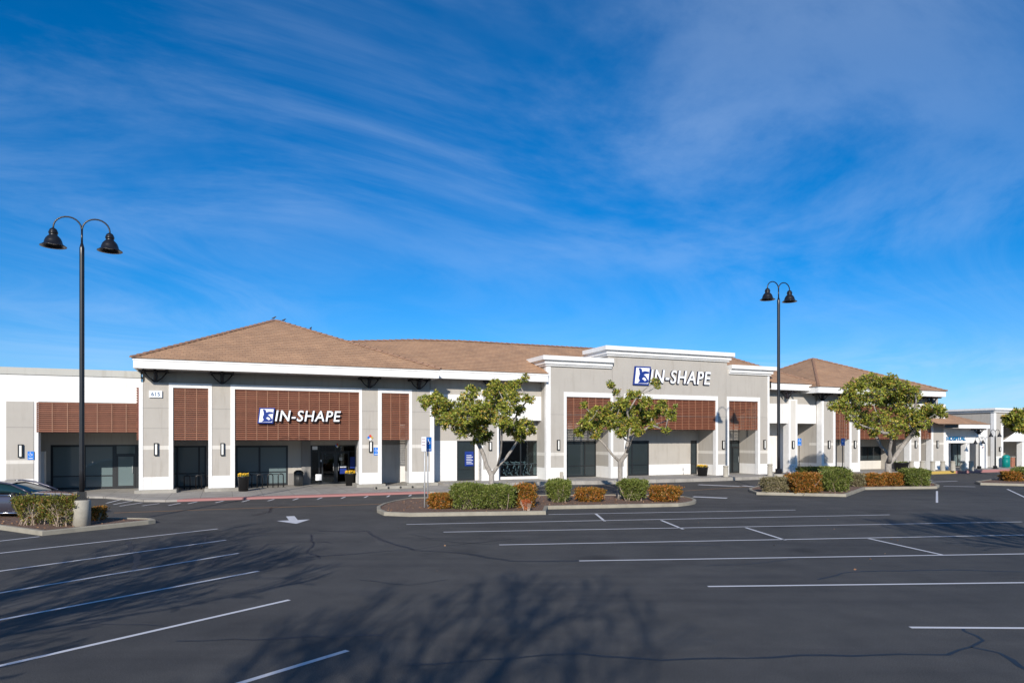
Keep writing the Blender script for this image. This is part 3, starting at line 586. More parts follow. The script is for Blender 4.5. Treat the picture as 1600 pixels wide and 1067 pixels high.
# link C: recessed fronts below white panels
LD = 1.55; PDp = .85
cA, cB = S(752, PDp), S(779, PDp)
m = fm(); m.box(p4[1] + .02, sB0 - .002, PDp + .02, PDp + .3, 5.93, 6.9, 'gray_stucco'); m.build('beam', gym)
for a, b in ((p4[1] + .02, cA), (cB, sB0 - .003)):
    m = fm(); m.box(a, b, PDp, PDp + .28, 4.28, 5.93, 'white_stucco'); m.build('white_panel', gym)
m = fm(); m.box(cA, cB - .12, PDp - .02, PDp + .5, .22, 6.9, 'gray_stucco'); m.box(cA, cA + .12, PDp - .05, PDp + .4, .22, 6.3, 'white_paint'); m.box(cB - .12, cB, PDp - .05, PDp + .4, .22, 6.3, 'white_paint')
m.box(cA + .12, cB - .12, PDp - .026, PDp - .02, .24, .98, 'white_stucco'); m.build('pillar', gym)
bracket(gym, 0, (cA + cB) / 2, PDp - .15, 6.35, zC0 + .05, .5)
w1a, w1b = S(714, LD), S(742, LD); w2a, w2b = S(781, LD), S(841.5, LD); zc = 2.9
m = fm(); m.box(p4[1] - .2, sB0, LD, LD + .25, zc, 6.9, 'gray_stucco')
m.box(p4[1] - .2, w1a, LD, LD + .25, .2, zc, 'white_stucco'); m.box(w1b, w2a, LD, LD + .25, .2, zc, 'white_stucco'); m.box(w2b, sB0, LD, LD + .25, .2, zc, 'white_stucco')
m.box(w2a, w2b, LD, LD + .25, .2, .42, 'white_stucco'); m.build('back_wall', gym)
window(gym, 0, w1a, w1b, LD + .01, .25, zc, hm=[1.0], pane='glass_dark', fw=.08)
window(gym, 0, w2a, w2b, LD + .01, .42, zc, vm=[(w2a + w2b) / 2 + .1], hm=[1.25], pane='glass_clear', fw=.08)
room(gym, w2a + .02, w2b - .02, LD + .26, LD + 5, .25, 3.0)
decal(gym, S(726, LD), 1.2, .62, .98, LD - .02, 'logo_blue', 'poster', ['NOW', 'OPEN'][:0])
m = fm()
for i in range(6): m.box(S(728.5, LD), S(728.5, LD) + .36 + .1 * (i % 2), LD - .032, LD - .027, 1.9 - i * .11, 1.93 - i * .11, 'sign_white')
m.build('poster_lines', gym)
# tower B
z1B, z2B = 8.65, 9.55; sm0, sm1 = S(950, 0), S(1136, 0)
def bB(zb, zt): return [(zb, 1.05, 'white_stucco'), (1.05, 1.87, 'gray_stucco'), (1.87, 2.09, 'band_stucco'), (2.09, zt, 'gray_stucco')]
ops = [(S(884), S(955)), (S(978), S(1119)), (S(1138), S(1185))]; oT = 6.05; RB = 2.15
m = fm(); xs = [sB0] + [v for o in ops for v in o] + [sB1]
for i in range(0, 8, 2): stack(m, xs[i], xs[i + 1], 0, RB if i else RB, bB(.2, oT))
m.box(sB0, sm0, 0, RB + 4, oT, z1B - .3, 'gray_stucco'); m.box(sm0, sm1, 0, RB + 4, oT, z2B - .3, 'gray_stucco'); m.box(sm1, sB1, 0, RB + 4, oT, z1B - .3, 'gray_stucco')
m.build('tower_wall', gym)
m = fm()
for (a, b) in ((sB0, sB1),):
    m.box(sB0 + .25, sB1 - .25, -.006, 0, 4.68, 4.695, 'dark_gray_stucco')
for x in (sm0 + .35, sm1 - .1): m.box(x, x + .012, -.006, 0, 6.5, 8.4, 'dark_gray_stucco')
m.build('wall_joint', gym)
m = fm(); m.box(sB0 - TR, sB0 + .30, -TR, .25, .2, 8.05, 'white_paint'); m.build('corner_trim', gym); m = fm(); m.box(sB1 - .16, sB1 + TR, -TR, .2, .2, 8.05, 'white_paint'); m.build('corner_trim', gym)
cornice(gym, 0, sB0, sm0 + .25, 0, 2.6, z1B, right=False); cornice(gym, 0, sm0, sm1, 0, 3.0, z2B); cornice(gym, 0, sm1 + .14, sB1, 0, 2.6, z1B, left=False)
for k, (a, b) in enumerate(ops):
    m = fm(); t = .15; m.box(a - t, b + t, -TR, .2, 5.92, 6.24, 'white_paint'); m.box(a - t, a + .001 + .05, -TR + .001, .3, .2, 5.92, 'white_paint'); m.box(b - .05, b + t, -TR + .001, .3, .2, 5.92, 'white_paint')
    m.build('opening_trim', gym)
    louver(gym, 0, a + .05, b - .05, .05, 3.68, 5.915, .62, k == 1)
    m = fm(); m.box(a - .02, b + .02, RB, RB + .25, 2.88, 6.2, 'gray_stucco')
    if k == 1:
        x0, x1, x2, x3 = S(981, RB), S(1014, RB), S(1079, RB), S(1089, RB)
        m.box(x1, x2, RB, RB + .25, .2, 1.05, 'white_stucco'); m.box(x1, x2, RB, RB + .25, 1.05, 2.88, 'gray_stucco'); m.box(a - .3, x0, RB, RB + .25, .2, 2.88, 'gray_stucco'); m.box(x3, b, RB, RB + .25, .2, 2.88, 'gray_stucco')
    m.build('back_wall', gym)
    if k == 0: window(gym, 0, a - .2, S(928, RB) + .2, RB + .01, .25, 2.88, vm=[S(914, RB)], hm=[1.05], pane='glass_dark', fw=.09)
    if k == 1:
        window(gym, 0, x0, x1, RB + .01, .25, 2.88, vm=[S(988, RB)], hm=[1.05], pane='glass_dark', fw=.09); window(gym, 0, x2, x3, RB + .01, .25, 2.88, hm=[1.05], pane='glass_dark', fw=.08)
    if k == 2:
        window(gym, 0, a - .2, S(1156, RB), RB + .01, .25, 2.88, vm=[S(1143.5, RB)], hm=[2.35], pane='glass_dark', fw=.09)
        glass_door(gym, 0, S(1144.5, RB), S(1155, RB), RB + .0, .26, 2.32)
    m = fm(); m.box(a, b, .2, RB, 5.95, 6.0, 'soffit'); m.build('soffit', gym)
m = fm(); m.box(S(1066, RB) , S(1066, RB) + .12, RB - .08, RB, .55, .75, 'galv'); m.tube([(S(1066, RB) + .06, RB - .06, .25), (S(1066, RB) + .06, RB - .06, .6)], .03, 'galv', 6); m.build('standpipe', gym)
# gym's hidden body
m = fm(); m.box(p1[0] + .5, 47, BD + 6.5, BD + 14, 0, 6.6, 'gray_stucco'); m.build('rear_wall', gym)
# link C2 (right of the tower)
sD0 = S(1284, 0); PD2 = .6; RD2 = 2.6
m = fm(); m.box(sB1 + .005, sC3, EC, EC + .08, 6.88, 7.395, 'white_paint'); m.build('fascia', gym)
m = fm(); m.box(sB1 + .005, sC3, EC + .08, 3, 6.92, 6.97, 'soffit'); m.build('soffit', gym)
q0, q1, q2, q3 = sB1 + .005, S(1231, PD2), S(1244.5, PD2), S(1275, PD2)
m = fm(); m.box(q0, sD0, PD2 + .02, PD2 + .3, 5.83, 6.92, 'gray_stucco'); m.build('beam', gym)
for a, b in ((q0, q1), (q2, q3)):
    m = fm(); m.box(a, b, PD2, PD2 + .28, 4.26, 5.83, 'white_stucco'); m.build('white_panel', gym)
m = fm(); m.box(q1, q2, PD2 - .1, PD2 + .5, .2, 6.2, 'white_paint'); m.box(q1 + .2, q2 - .2, PD2 - .106, PD2 - .1, .95, 6.1, 'band_stucco'); m.build('pillar', gym)
m = fm(); m.box(q0, sD0 + .2, RD2, RD2 + .25, .2, 6.8, 'white_stucco'); m.build('back_wall', gym)
bracket(gym, 0, S(1230, .2), .2, 6.2, 6.8, .6)

# ---- pavilion D ---------------------------------------------------------------------
dS0 = sD0
pav = tag(froot('shop_building', dS0, 0), 'grey and white pavilion with pyramid tile roof behind the densest tree', 'building')
def dm(): return MB((dS0, 0, 0))
dcols = [(S(1284), S(1304.5)), (S(1327.5), S(1343)), (S(1421), S(1438)), (S(1455.5), S(1476.5))]
for i, (a, b) in enumerate(dcols):
    m = dm(); stack(m, a, b, 0, 1.3 if i < 3 else 1.4, bandcol(.2, PT, 1.0)); o = m.build('pillar', pav)
    t = dm(); t.box(a - TR, a + .2, -TR, .5, .2, PT - .002, 'white_paint'); t.box(b - .2, b + TR, -TR, .5, .2, PT - .002, 'white_paint'); t.build('trim', o)
for i in range(3):
    a, b = dcols[i][1], dcols[i + 1][0]
    m = dm(); m.box(a + TR, b - TR, -TR + .002, .3, 5.86, PT, 'white_paint'); m.build('header_beam', pav)
    louver(pav, dS0, a + TR, b - TR, .04, 2.95, 5.855, .6, i == 1)
m = dm(); m.box(dS0 + .0, dcols[3][1], 3.0, 3.3, 2.3, 6.7, 'gray_stucco'); m.box(dS0, dcols[1][1] + 1, 3.0, 3.3, .2, 2.3, 'gray_stucco'); m.box(dcols[1][1] + 1, dcols[3][1], 3, 3.3, .2, 1.0, 'band_stucco')
m.box(dS0, dS0 + .3, 1.3, 3.0, .2, 1.0, 'white_stucco'); m.box(dS0, dS0 + .3, 1.3, 3.0, 1.0, 6.7, 'gray_stucco')
m.box(dcols[2][0] + .2, dcols[3][1] - .3, 2.4, 2.99, .2, 2.95, 'gray_stucco'); m.build('back_wall', pav)
window(pav, dS0, dcols[1][1] + 1, dcols[2][0] + .2, 3.01, 1.0, 2.3, vm=[dcols[1][1] + 3, dcols[1][1] + 4.6], pane='glass_dark', fw=.08)
DE = -1.2; dl, dr_ = S(1279, DE), S(1478, DE)
m = dm(); m.box(dl, dr_, DE, DE + .08, 6.68, 7.16, 'white_paint'); m.box(dl, dl + .08, DE + .08, 3, 6.68, 7.16, 'white_paint'); m.box(dr_ - .08, dr_, DE + .08, 12, 6.68, 7.16, 'white_paint'); m.build('fascia', pav)
m = dm(); m.box(dl + .05, dr_ - .05, DE + .05, 12, 6.73, 6.77, 'soffit'); m.build('soffit', pav)
m = dm(); m.box(dS0 + .2, dcols[3][1] - .2, .5, .9, PT - .01, 6.74, 'gray_stucco'); m.box(dcols[3][1] - .5, dcols[3][1] - .2, .9, 8, .2, 6.74, 'gray_stucco'); m.build('beam', pav)
rf = dm(); ap = ((dl + dr_) / 2 - .4, 6.1, 10.45); zz_ = 7.165
cc = [(dl - .08, DE - .08, zz_), (dr_ + .08, DE - .08, zz_), (dr_ + .08, 13.5, zz_), (dl - .08, 13.5, zz_)]
for i in range(4): roof_face(rf, cc[i], cc[(i + 1) % 4], ap, ap)
ro = rf.build('roof', pav); hc = dm()
for i in range(3): hip_caps(hc, cc[i], ap)
hip_caps(hc, cc[3], ap); hc.build('ridge_tiles', ro)
for px_b in (1284, 1322, 1345, 1430, 1454): bracket(pav, dS0, S(px_b + 2, .1), .12, PT, 6.73)

# ---- hospital shop -------------------------------------------------------------------
hS0 = dcols[3][1] + .05
hos = tag(froot('shop_building', hS0, 0), 'small white shop with brown hip roof and blue HOSPITAL lettering', 'building')
def hm_(): return MB((hS0, 0, 0))
hr = S(1547, -1.4); hw = S(1543, .2)
m = hm_(); oa, ob_ = S(1482, .2), S(1530, .2)
m.box(hS0, hw, .2, .5, 2.6, 3.92, 'white_stucco'); m.box(hS0, oa, .2, .5, .2, 2.6, 'white_stucco'); m.box(ob_, hw, .2, .5, .2, 2.6, 'white_stucco'); m.box(hw - .3, hw, .5, 7, .2, 3.92, 'white_stucco'); m.build('front_wall', hos)
m = hm_(); m.box(hS0 - .2, hr, -1.4, -1.32, 3.92, 4.28, 'white_paint'); m.box(hr - .08, hr, -1.32, 6, 3.92, 4.28, 'white_paint'); m.build('fascia', hos)
m = hm_(); m.box(hS0 - .2, hr - .08, -1.32, 6, 3.93, 3.97, 'soffit'); m.build('soffit', hos)
rf = hm_(); hap0 = (hS0 - 3, 2.6, 5.75); hap1 = (hS0 + 1.2, 2.6, 5.75)
roof_face(rf, (hS0 - 3, -1.45, 4.285), (hr + .05, -1.45, 4.285), hap1, hap0); roof_face(rf, (hr + .05, -1.45, 4.285), (hr + .05, 7, 4.285), hap1, hap1); ro = rf.build('roof', hos)
m = hm_(); m.box(oa - .1, hw - .3, 2.6, 2.8, .2, 3.9, 'white_stucco'); m.build('back_wall', hos)
window(hos, hS0, S(1486, 2.6), S(1504, 2.6), 2.5, .3, 2.6, vm=[S(1495, 2.6)], pane='glass_teal', fw=.08)
window(hos, hS0, S(1516, 2.6), S(1527, 2.6), 2.5, .3, 2.6, pane='glass_dark', fw=.08)
m = hm_(); m.box(S(1508, .3), S(1514, .3), .25, .7, .2, 2.6, 'white_paint'); m.build('pillar', hos)
bracket(hos, hS0, S(1529, -.2), -.2, 3.4, 3.93, .5)
hsg = tag(froot('shop_sign', S(1479, .17), .17, 0), 'blue HOSPITAL letters on the small white shop', 'sign')
m = MB((S(1479, .17), .17, 0)); add_text(m, 'HOSPITAL', S(1479, .17), .16, Zf(1490, 688, .17), S(1508.5, .17) - S(1479, .17), .36, .06, 'text_blue', offset=.02); m.build('lettering', hsg)
# low building behind and big shop at the right
bS0 = S(1481, 9)
bk = tag(froot('shop_building', bS0, 9), 'plain white box of a building showing above the HOSPITAL roof', 'building')
m = MB((bS0, 9, 0)); m.box(bS0, S(1528, 9), 9, 15, 0, 5.2, 'white_stucco'); m.box(bS0 - .05, S(1528, 9) + .05, 8.92, 15, 5.2, 5.55, 'cap_gray'); m.build('wall', bk)
sF = S(1553, 1.0)
big = tag(froot('shop_building', sF, 1.0), 'tall grey shop with thin white cornice and sloped white canopy at the right edge', 'building')
def bm_(): return MB((sF, 1.0, 0))
fo0, fo1 = S(1566, 1), S(1606, 1)
m = bm_(); m.box(sF, fo0, 1, 19, 1.3, 5.75, 'gray_stucco'); m.box(sF, fo0, 1, 19, .2, 1.3, 'white_stucco'); m.box(fo0, fo1, 1, 19, 4.2, 5.75, 'gray_stucco'); m.box(fo1, fo1 + 20, 1, 19, .2, 5.75, 'gray_stucco'); m.build('wall', big)
m = bm_(); m.box(sF - .35, fo1 + 20, .65, 19.3, 5.75, 5.95, 'white_paint'); m.box(sF - .15, fo1 + 20, .85, 19.2, 5.55, 5.749, 'white_paint'); m.box(sF - TR, sF + .3, 1 - TR, 1.3, .2, 5.55, 'white_paint'); m.build('cornice', big)
m = bm_(); m.box(fo0 - .2, fo0 + .1, .97, 1.4, .2, 4.2, 'white_paint'); m.box(fo0 - .2, fo1 + .2, .96, 1.4, 4.2, 4.4, 'white_paint'); m.box(S(1597, 1), S(1597, 1) + .5, .98, 1.5, .2, 2.9, 'white_paint'); m.build('opening_trim', big)
m = bm_(); m.add([(fo0 + .1, .9, 2.85), (fo1 - .1, .9, 2.85), (fo1 - .1, 1.6, 4.1), (fo0 + 4, 1.6, 4.1)], [(0, 1, 2, 3)], 'white_paint'); m.box(fo0 + .1, fo1 - .1, .9, 1.0, 2.72, 2.85, 'white_paint'); m.build('canopy', big)
window(big, sF, S(1578, 3), fo1 + 1, 3.2, .25, 2.7, vm=[S(1584, 3.2), S(1590, 3.2), S(1596, 3.2)], hm=[2.2], pane='glass_dark', d0o=1.0, fw=.1)
m = bm_(); m.box(fo0, fo1 + 1, 3.4, 3.6, 2.5, 4.2, 'gray_stucco'); m.box(fo0, S(1578, 3), 3.4, 3.6, .2, 2.5, 'gray_stucco'); m.build('back_wall', big)

# ------------------------------------------------------------------ signs
def logo(mb, s, d, z, w, h):
    k = .12 * h
    def q(x, y): return (s + x * w + k * y, z + y * h)
    mb.prism([q(-.09, -.09), q(1.09, -.09), q(1.09, 1.09), q(-.09, 1.09)], d, d + .12, 'logo_blue')
    mb.prism([q(0, 0), q(1, 0), q(1, 1), q(0, 1)], d - .012, d - .001, 'sign_white')
    fig = [(.20, .02), (.95, .04), (1.0, .2), (.86, .36), (.72, .5), (.60, .56), (.74, .62), (.98, .64), (.98, .76), (.66, .80), (.46, .74), (.42, .9), (.30, .97), (.16, .95), (.24, .82), (.30, .6), (.24, .35), (.34, .18)]
    mb.prism([q(x, y) for x, y in fig], d - .022, d - .0125, 'logo_blue')
    mb.prism([q(x, y) for x, y in [(.62, .40), (.74, .34), (.84, .22), (.72, .16), (.62, .24), (.5, .3)]], d - .03, d - .0225, 'sign_white')
def shop_sign(pxl, pxlogo, pxr, yt_l, yb_l, d, zb, h, label, logoh):
    s0 = S(pxl, d); rt = tag(froot('gym_sign', s0, d), label, 'sign')
    o = (s0, d, 0); m = MB(o); logo(m, s0 + .08, d - .1, zb - (logoh - h) / 2, S(pxlogo, d) - s0 - .12, logoh); m.build('logo_panel', rt)
    a = S(pxlogo, d) + .12; b = S(pxr, d)
    m = MB(o); add_text(m, 'IN-SHAPE', a, d - .14, zb, b - a, h, .015, 'sign_white', offset=.012, shear=.17, spacing=1.10)
    t = m.build('lettering', rt)
    m = MB(o); add_text(m, 'IN-SHAPE', a - .015, d - .065, zb - .015, b - a + .03, h + .03, .12, 'navy_return', offset=.03, shear=.17, spacing=1.10); m.build('letter_return', t)
shop_sign(402, 426, 532, 0, 0, -.06, Zf(480, 658.5), .64, 'white IN-SHAPE letters on the wide brown slatted screen', .76)
shop_sign(989, 1012, 1109, 0, 0, -.04, Zf(1050, 599.5), .98, 'large white IN-SHAPE letters high on the grey tower wall', 1.14)
ns = S(233, -.05); rt = tag(froot('number_sign', ns, -.05), 'white plate with number 615 at the top of the first pillar', 'sign')
m = MB((ns, -.05, 0)); zb = Zf(243, 621); ww = S(253.5) - ns; m.box(ns, ns + ww, -.10, -.01, zb, zb + .37, 'sign_white'); m.build('plate', rt)
m = MB((ns, -.05, 0)); add_text(m, '615', ns + .1, -.106, zb + .07, ww - .2, .23, .01, 'number_blue', offset=.03); m.build('number', rt)
def access_symbol(mb, s, d, z, w):
    # wheelchair figure on a blue plate
    cx, cz, r = s + w * .5, z + w * .52, w * .26
    pts = [(cx + r * math.cos(a), d, cz + r * math.sin(a)) for a in [R(t) for t in range(-60, 221, 28)]]
    pts = [(cx - .02 * w + r * math.cos(R(t)), d, cz + r * math.sin(R(t))) for t in range(150, 391, 24)]
    mb.tube(pts, w * .035, 'sign_white', 5)
    mb.tube([(cx - .08 * w, d, cz + .42 * w), (cx - .06 * w, d, cz + .08 * w), (cx + .18 * w, d, cz + .06 * w), (cx + .30 * w, d, cz - .26 * w)], w * .04, 'sign_white', 5)
    mb.lathe((cx - .08 * w, d, cz + .5 * w), [(0.001, -.05 * w), (.06 * w, 0), (0.001, .05 * w)], 'sign_white', 8)
def access_sign(px, py0, py1, d, label, wpx):
    s0 = S(px, d); z0 = Zf(px, py1, d); z1 = Zf(px, py0, d); w = S(px + wpx, d) - s0
    rt = tag(froot('access_sign', s0, d, 0), label, 'sign', 'blue access signs on the pillars'); m = MB((s0, d, 0)); m.box(s0, s0 + w, d, d + .012, z0, z1, 'blue_sign'); m.build('plate', rt)
    m = MB((s0, d, 0)); access_symbol(m, s0, d - .003, z0 + (z1 - z0) * .28, w); m.box(s0 + .05, s0 + w - .05, d - .004, d - .001, z0 + .06, z0 + .09, 'sign_white'); m.build('wheelchair_symbol', rt)
access_sign(43, 705, 718, GD - .08, 'blue wheelchair sign on the grey pillar of the leftmost shop', 10)
access_sign(584, 699, 711, -.02, 'blue wheelchair sign on the pillar with the coloured diamond', 7.6)
def hazard(px, py, d, w, label):
    s0 = S(px, d); z0 = Zf(px, py, d); rt = tag(froot('hazard_diamond', s0, d, 0), label, 'sign'); cols = ['blue_sign', 'red_paint_flat', 'kerb_yellow', 'sign_white']
    for (ox, oz), c_ in zip(((-1, 0), (0, 1), (1, 0), (0, -1)), cols):
        m = MB((s0, d, 0)); x, z = s0 + ox * w / 2, z0 + oz * w / 2; k = w / 2 - .004; m.prism([(x - k, z), (x, z - k), (x + k, z), (x, z + k)], d - .012, d, c_); m.build('quarter', rt)
hazard(578.5, 683.5, -.02, .20, 'four coloured hazard diamond above a wall lamp'); hazard(527, 696, BD - .03, .15, 'small hazard diamond on the dark entrance glass')
hazard(1536, 699, .15, .12, 'tiny diamond sign beside the HOSPITAL opening')

# ------------------------------------------------------------------ wall lamps
def wall_lamp(px, y0, y1, d, label):
    s = S(px, d); z0 = Zf(px, y1, d); z1 = Zf(px, y0, d); rt = tag(froot('wall_lamp', s, d, 0), label, 'wall lamp', 'slim wall lamps on the pillars'); w = .105
    m = MB((s, d, 0)); m.box(s - w, s - w + .05, d - .12, d, z0, z1, 'black_metal'); m.box(s + w - .05, s + w, d - .12, d, z0, z1, 'black_metal')
    m.box(s - w + .05, s + w - .05, d - .12, d, z0, z0 + .05, 'black_metal'); m.box(s - w + .05, s + w - .05, d - .12, d, z1 - .05, z1, 'black_metal'); m.build('housing', rt)
    m = MB((s, d, 0)); m.box(s - w + .05, s + w - .05, d - .10, d - .01, z0 + .05, z1 - .05, 'lens'); m.build('diffuser', rt)
for a in [(32.5, 694, 714.5, GD - .05, 'black framed wall lamp beside the blue sign, leftmost of all wall lamps'), (244, 692, 711.5, 0, 'black framed wall lamp below the 615 plate'), (347.5, 692, 711.5, 0, 'black framed wall lamp on the second gym pillar from the left'),
          (579, 689, 706.5, 0, 'black framed wall lamp under the hazard diamond'), (765.5, 690, 703.5, PDp - .026, 'black framed wall lamp behind the left island tree'), (872, 687, 703, 0, 'black framed wall lamp on the left end of the grey tower'),
          (1129.6, 688, 701.5, 0, 'black framed wall lamp between the two right tower screens'), (1194, 687, 701, 0, 'black framed wall lamp on the right end of the grey tower'), (1238.5, 688.5, 700.5, PD2 - .106, 'black framed wall lamp on the white column by the right street lamp'),
          (1294.5, 688, 700.5, 0, 'black framed wall lamp on the left pillar of the pyramid roof pavilion'), (1335, 688, 700, 0, 'black framed wall lamp just left of the densest tree'), (1430, 688, 699.5, 0, 'black framed wall lamp just right of the densest tree trunk'),
          (1464, 688, 699.5, 0, 'black framed wall lamp on the last pavilion pillar before HOSPITAL'), (1561.5, 698, 705, 1.0, 'small black wall lamp at the right edge shop')]:
    wall_lamp(*a)

# ------------------------------------------------------------------ street lamps
def street_lamp(base, H, label, rz=0.0, ped=.9, arm=.62, span=None, pr=.085, group='black twin street lamps', pedr=.3, hd=1.0):
    rt = tag(empty('street_lamp', base, rz), label, 'street lamp', group)
    if ped:
        m = MB(); m.lathe((0, 0, 0), [(0.001, 0), (pedr, 0), (pedr, ped - .04), (pedr - .03, ped), (0.001, ped)], 'bollard_concrete', 28); m.build('concrete_base', rt)
    b = ped; m = MB(); m.box(-.17, .17, -.17, .17, b, b + .05, 'black_metal'); m.box(-.12, .12, -.12, .12, b + .05, b + .28, 'black_metal'); m.build('base_plate', rt)
    m = MB(); top = H - (1.02 if H > 6 else .7)
    m.tube([(0, 0, b + .05), (0, 0, b + 1), (0, 0, top - .25), (0, 0, top), (0, 0, top + .16)], [pr, pr, pr * .95, pr * .95, pr * .5], 'black_metal', 14)
    m.tube([(0, 0, top + .1), (0, 0, H - arm * .9)], [pr * .42, pr * .38], 'black_metal', 10); m.build('pole', rt)
    for sgn in (-1, 1):
        m = MB(); pts = [(0, 0, H - arm * 1.15), (sgn * .01, 0, H - arm * .85)]
        for t in range(20, 181, 16): a = R(180 - t) if sgn > 0 else R(t); pts.append((sgn * arm - sgn * arm * math.cos(R(t)) * .98, 0, H - arm * .92 + math.sin(R(t)) * arm * .92))
        pts.append((pts[-1][0], 0, pts[-1][2] - arm * .15)); m.tube(pts, pr * .33, 'black_metal', 8); am = m.build('arm', rt)
        x, z = pts[-1][0], pts[-1][2]; k = hd
        prof = [(.001, .03), (.05, .03), (.12, -.02), (.155, -.10), (.155, -.13), (.17, -.14), (.17, -.19), (.155, -.2), (.15, -.27), (.20, -.31), (.27, -.40), (.31, -.50), (.33, -.60), (.40, -.66), (.47, -.70), (.47, -.715), (.39, -.70), (.31, -.63), (.28, -.5), (.001, -.46)]
        m = MB(); m.lathe((x, 0, z), [(r * k * .9, zz * k * .9) for r, zz in prof], 'black_metal', 24); sh = m.build('lamp_shade', rt)
        m = MB(); m.lathe((x, 0, z), [(.001, -.55 * k), (.16 * k, -.54 * k), (.2 * k, -.46 * k)], 'lens', 16); m.build('lamp_lens', sh)
    return rt
bL = G(128, 821, .12); bL.z = 0
zt = CH + (HZ - 341) * bL.y / F
bL = Vector((bL.x, bL.y, 0))
street_lamp(bL, zt, 'tall black twin street lamp on concrete base at the left', R(21), ped=1.0, arm=.42, pr=.08, hd=.93, pedr=.265)
Yr = 38.0; bR = Vector(((1216.5 - 800) / F * Yr, Yr, 0)); zt = CH + (HZ - 441) * Yr / F
street_lamp(bR, zt, 'tall black twin street lamp at the right island', R(21), ped=1.1, arm=.39, pr=.085, hd=.96, pedr=.29)
# small far lamps by the hospital
pF = W(S(1555, -1.2), -1.2, .24); street_lamp(pF, 3.6, 'dark post lamp before the tall grey shop at the right', R(22), ped=.0, arm=.3, pr=.07, hd=.55, group='short post lamps')
pF = W(S(1530, -1.0), -1.0, .24); street_lamp(pF, 2.9, 'short grey post lamp before the HOSPITAL shop', R(22), ped=.0, arm=.26, pr=.045, hd=.5, group='short post lamps')

# ------------------------------------------------------------------ parking signs
def post_sign(base, h, w, ph, rz, face, label, edge=.02, pz=None):
    rt = tag(empty('parking_sign', base, rz), label, 'sign', 'signs on thin steel posts'); m = MB(); m.tube([(0, 0, 0), (0, 0, h)], .03, 'galv' if face != 'dark' else 'black_metal', 8); m.build('post', rt)
    m = MB(); m.box(-w / 2, w / 2, -.05, -.03, h - ph, h, 'blue_sign' if face != 'white' else 'sign_white'); p = m.build('panel', rt)
    m = MB()
    if face != 'white': access_symbol(m, -w * .42, -.053, h - ph * .62, w * .84); m.box(-w * .3, w * .3, -.055, -.051, h - ph * .9, h - ph * .84, 'sign_white')
    else:
        for i in range(3): m.box(-w * .36, w * .36, -.055, -.051, h - ph * (.2 + .2 * i), h - ph * (.16 + .2 * i), 'kerb_red')
    m.build('symbol', p)
b1 = G(663.5, 792.5, .12); b2 = G(668.5, 791, .12)
post_sign(b1, CH + (HZ - 683) * b1.y / F - .1, .34, .62, R(-48), 'white', 'left of two thin posts on the middle island, white sign with red lines')
post_sign(b2, CH + (HZ - 683.5) * b2.y / F - .1, .36, .62, R(52), 'blue', 'right of two thin posts on the middle island, blue sign')
for px_s, lab in ((1248.5, 'blue wheelchair sign on post before the white panels, by the right street lamp'), (1316.5, 'blue wheelchair sign on post before the left pavilion screen')):
    bb = Vector(((px_s - 800) / F * 47.5, 47.5, .0)); post_sign(bb, 3.05, .32, .5, R(20), 'dark', lab)

# ------------------------------------------------------------------ bollards
def bollard(px, py0, py1, label, d=None, grp='pale concrete bollards'):
    z = .24; Y = (CH - z) * F / (py1 - HZ); p = Vector(((px - 800) / F * Y, Y, z)); h = (py1 - py0) * Y / F; r = .2
    m = MB(); m.lathe((0, 0, 0), [(.001, 0), (r * 1.05, 0), (r * 1.05, h * .08), (r * .95, h * .1), (r * .9, h * .78), (r * .8, h * .80), (r * .8, h * .84), (r * .98, h * .86), (r * .98, h * .96), (r * .8, h), (.001, h)], 'bollard_concrete', 20)
    tag(m.build('bollard', loc=p), label, 'bollard', grp)
bollard(1134, 727, 745, 'pale bollard before the pillar between the right tower screens'); bollard(1203, 724.5, 743, 'pale bollard at the right corner of the tower')
bl = ['between the densest tree and pavilion screen', 'before the rightmost pavilion screen', 'before the last pavilion pillar', 'at the left end of the HOSPITAL shop', 'under the first HOSPITAL letters', 'under the middle of HOSPITAL', 'rightmost in the row, under the last HOSPITAL letters']
for px_b, t_ in zip((1424, 1441, 1457.5, 1473, 1489, 1503.5, 1517.5), bl): bollard(px_b, 720, 735.5, 'pale bollard ' + t_)
m = MB(); m.box(-.12, .12, -.12, .12, 0, .55, 'bollard_concrete'); p = W(S(877.5, -.5), -.5, .24); tag(m.build('bollard', loc=p, bevel=.03), 'short square concrete bollard at the left tower corner', 'bollard')

# ------------------------------------------------------------------ planters, bin, racks
def leaves_mesh(mb_name, pts, dirs, L, Wd, mat, parent=None, loc=None, extra=None):
    n = len(pts); pts = np.asarray(pts, float); dirs = np.asarray(dirs, float); dirs /= np.linalg.norm(dirs, axis=1, keepdims=True) + 1e-9
    rnd = RNG.normal(size=(n, 3)); side = np.cross(dirs, rnd); side /= np.linalg.norm(side, axis=1, keepdims=True) + 1e-9
    L = np.broadcast_to(np.asarray(L, float), (n,))[:, None]; Wd = np.broadcast_to(np.asarray(Wd, float), (n,))[:, None]
    v = np.empty((n, 4, 3)); v[:, 0] = pts; v[:, 1] = pts + dirs * L * .45 + side * Wd * .5; v[:, 2] = pts + dirs * L; v[:, 3] = pts + dirs * L * .45 - side * Wd * .5
    me = bpy.data.meshes.new(mb_name); me.vertices.add(4 * n); me.vertices.foreach_set('co', v.reshape(-1))
    me.loops.add(4 * n); me.loops.foreach_set('vertex_index', np.arange(4 * n)); me.polygons.add(n)
    me.polygons.foreach_set('loop_start', np.arange(0, 4 * n, 4)); me.polygons.foreach_set('loop_total', np.full(n, 4)); me.materials.append(M[mat]); me.update(calc_edges=True); me.validate()
    o = bpy.data.objects.new(mb_name, me); COL.objects.link(o)
    if parent: o.parent = parent
    if loc is not None: o.location = loc
    return o
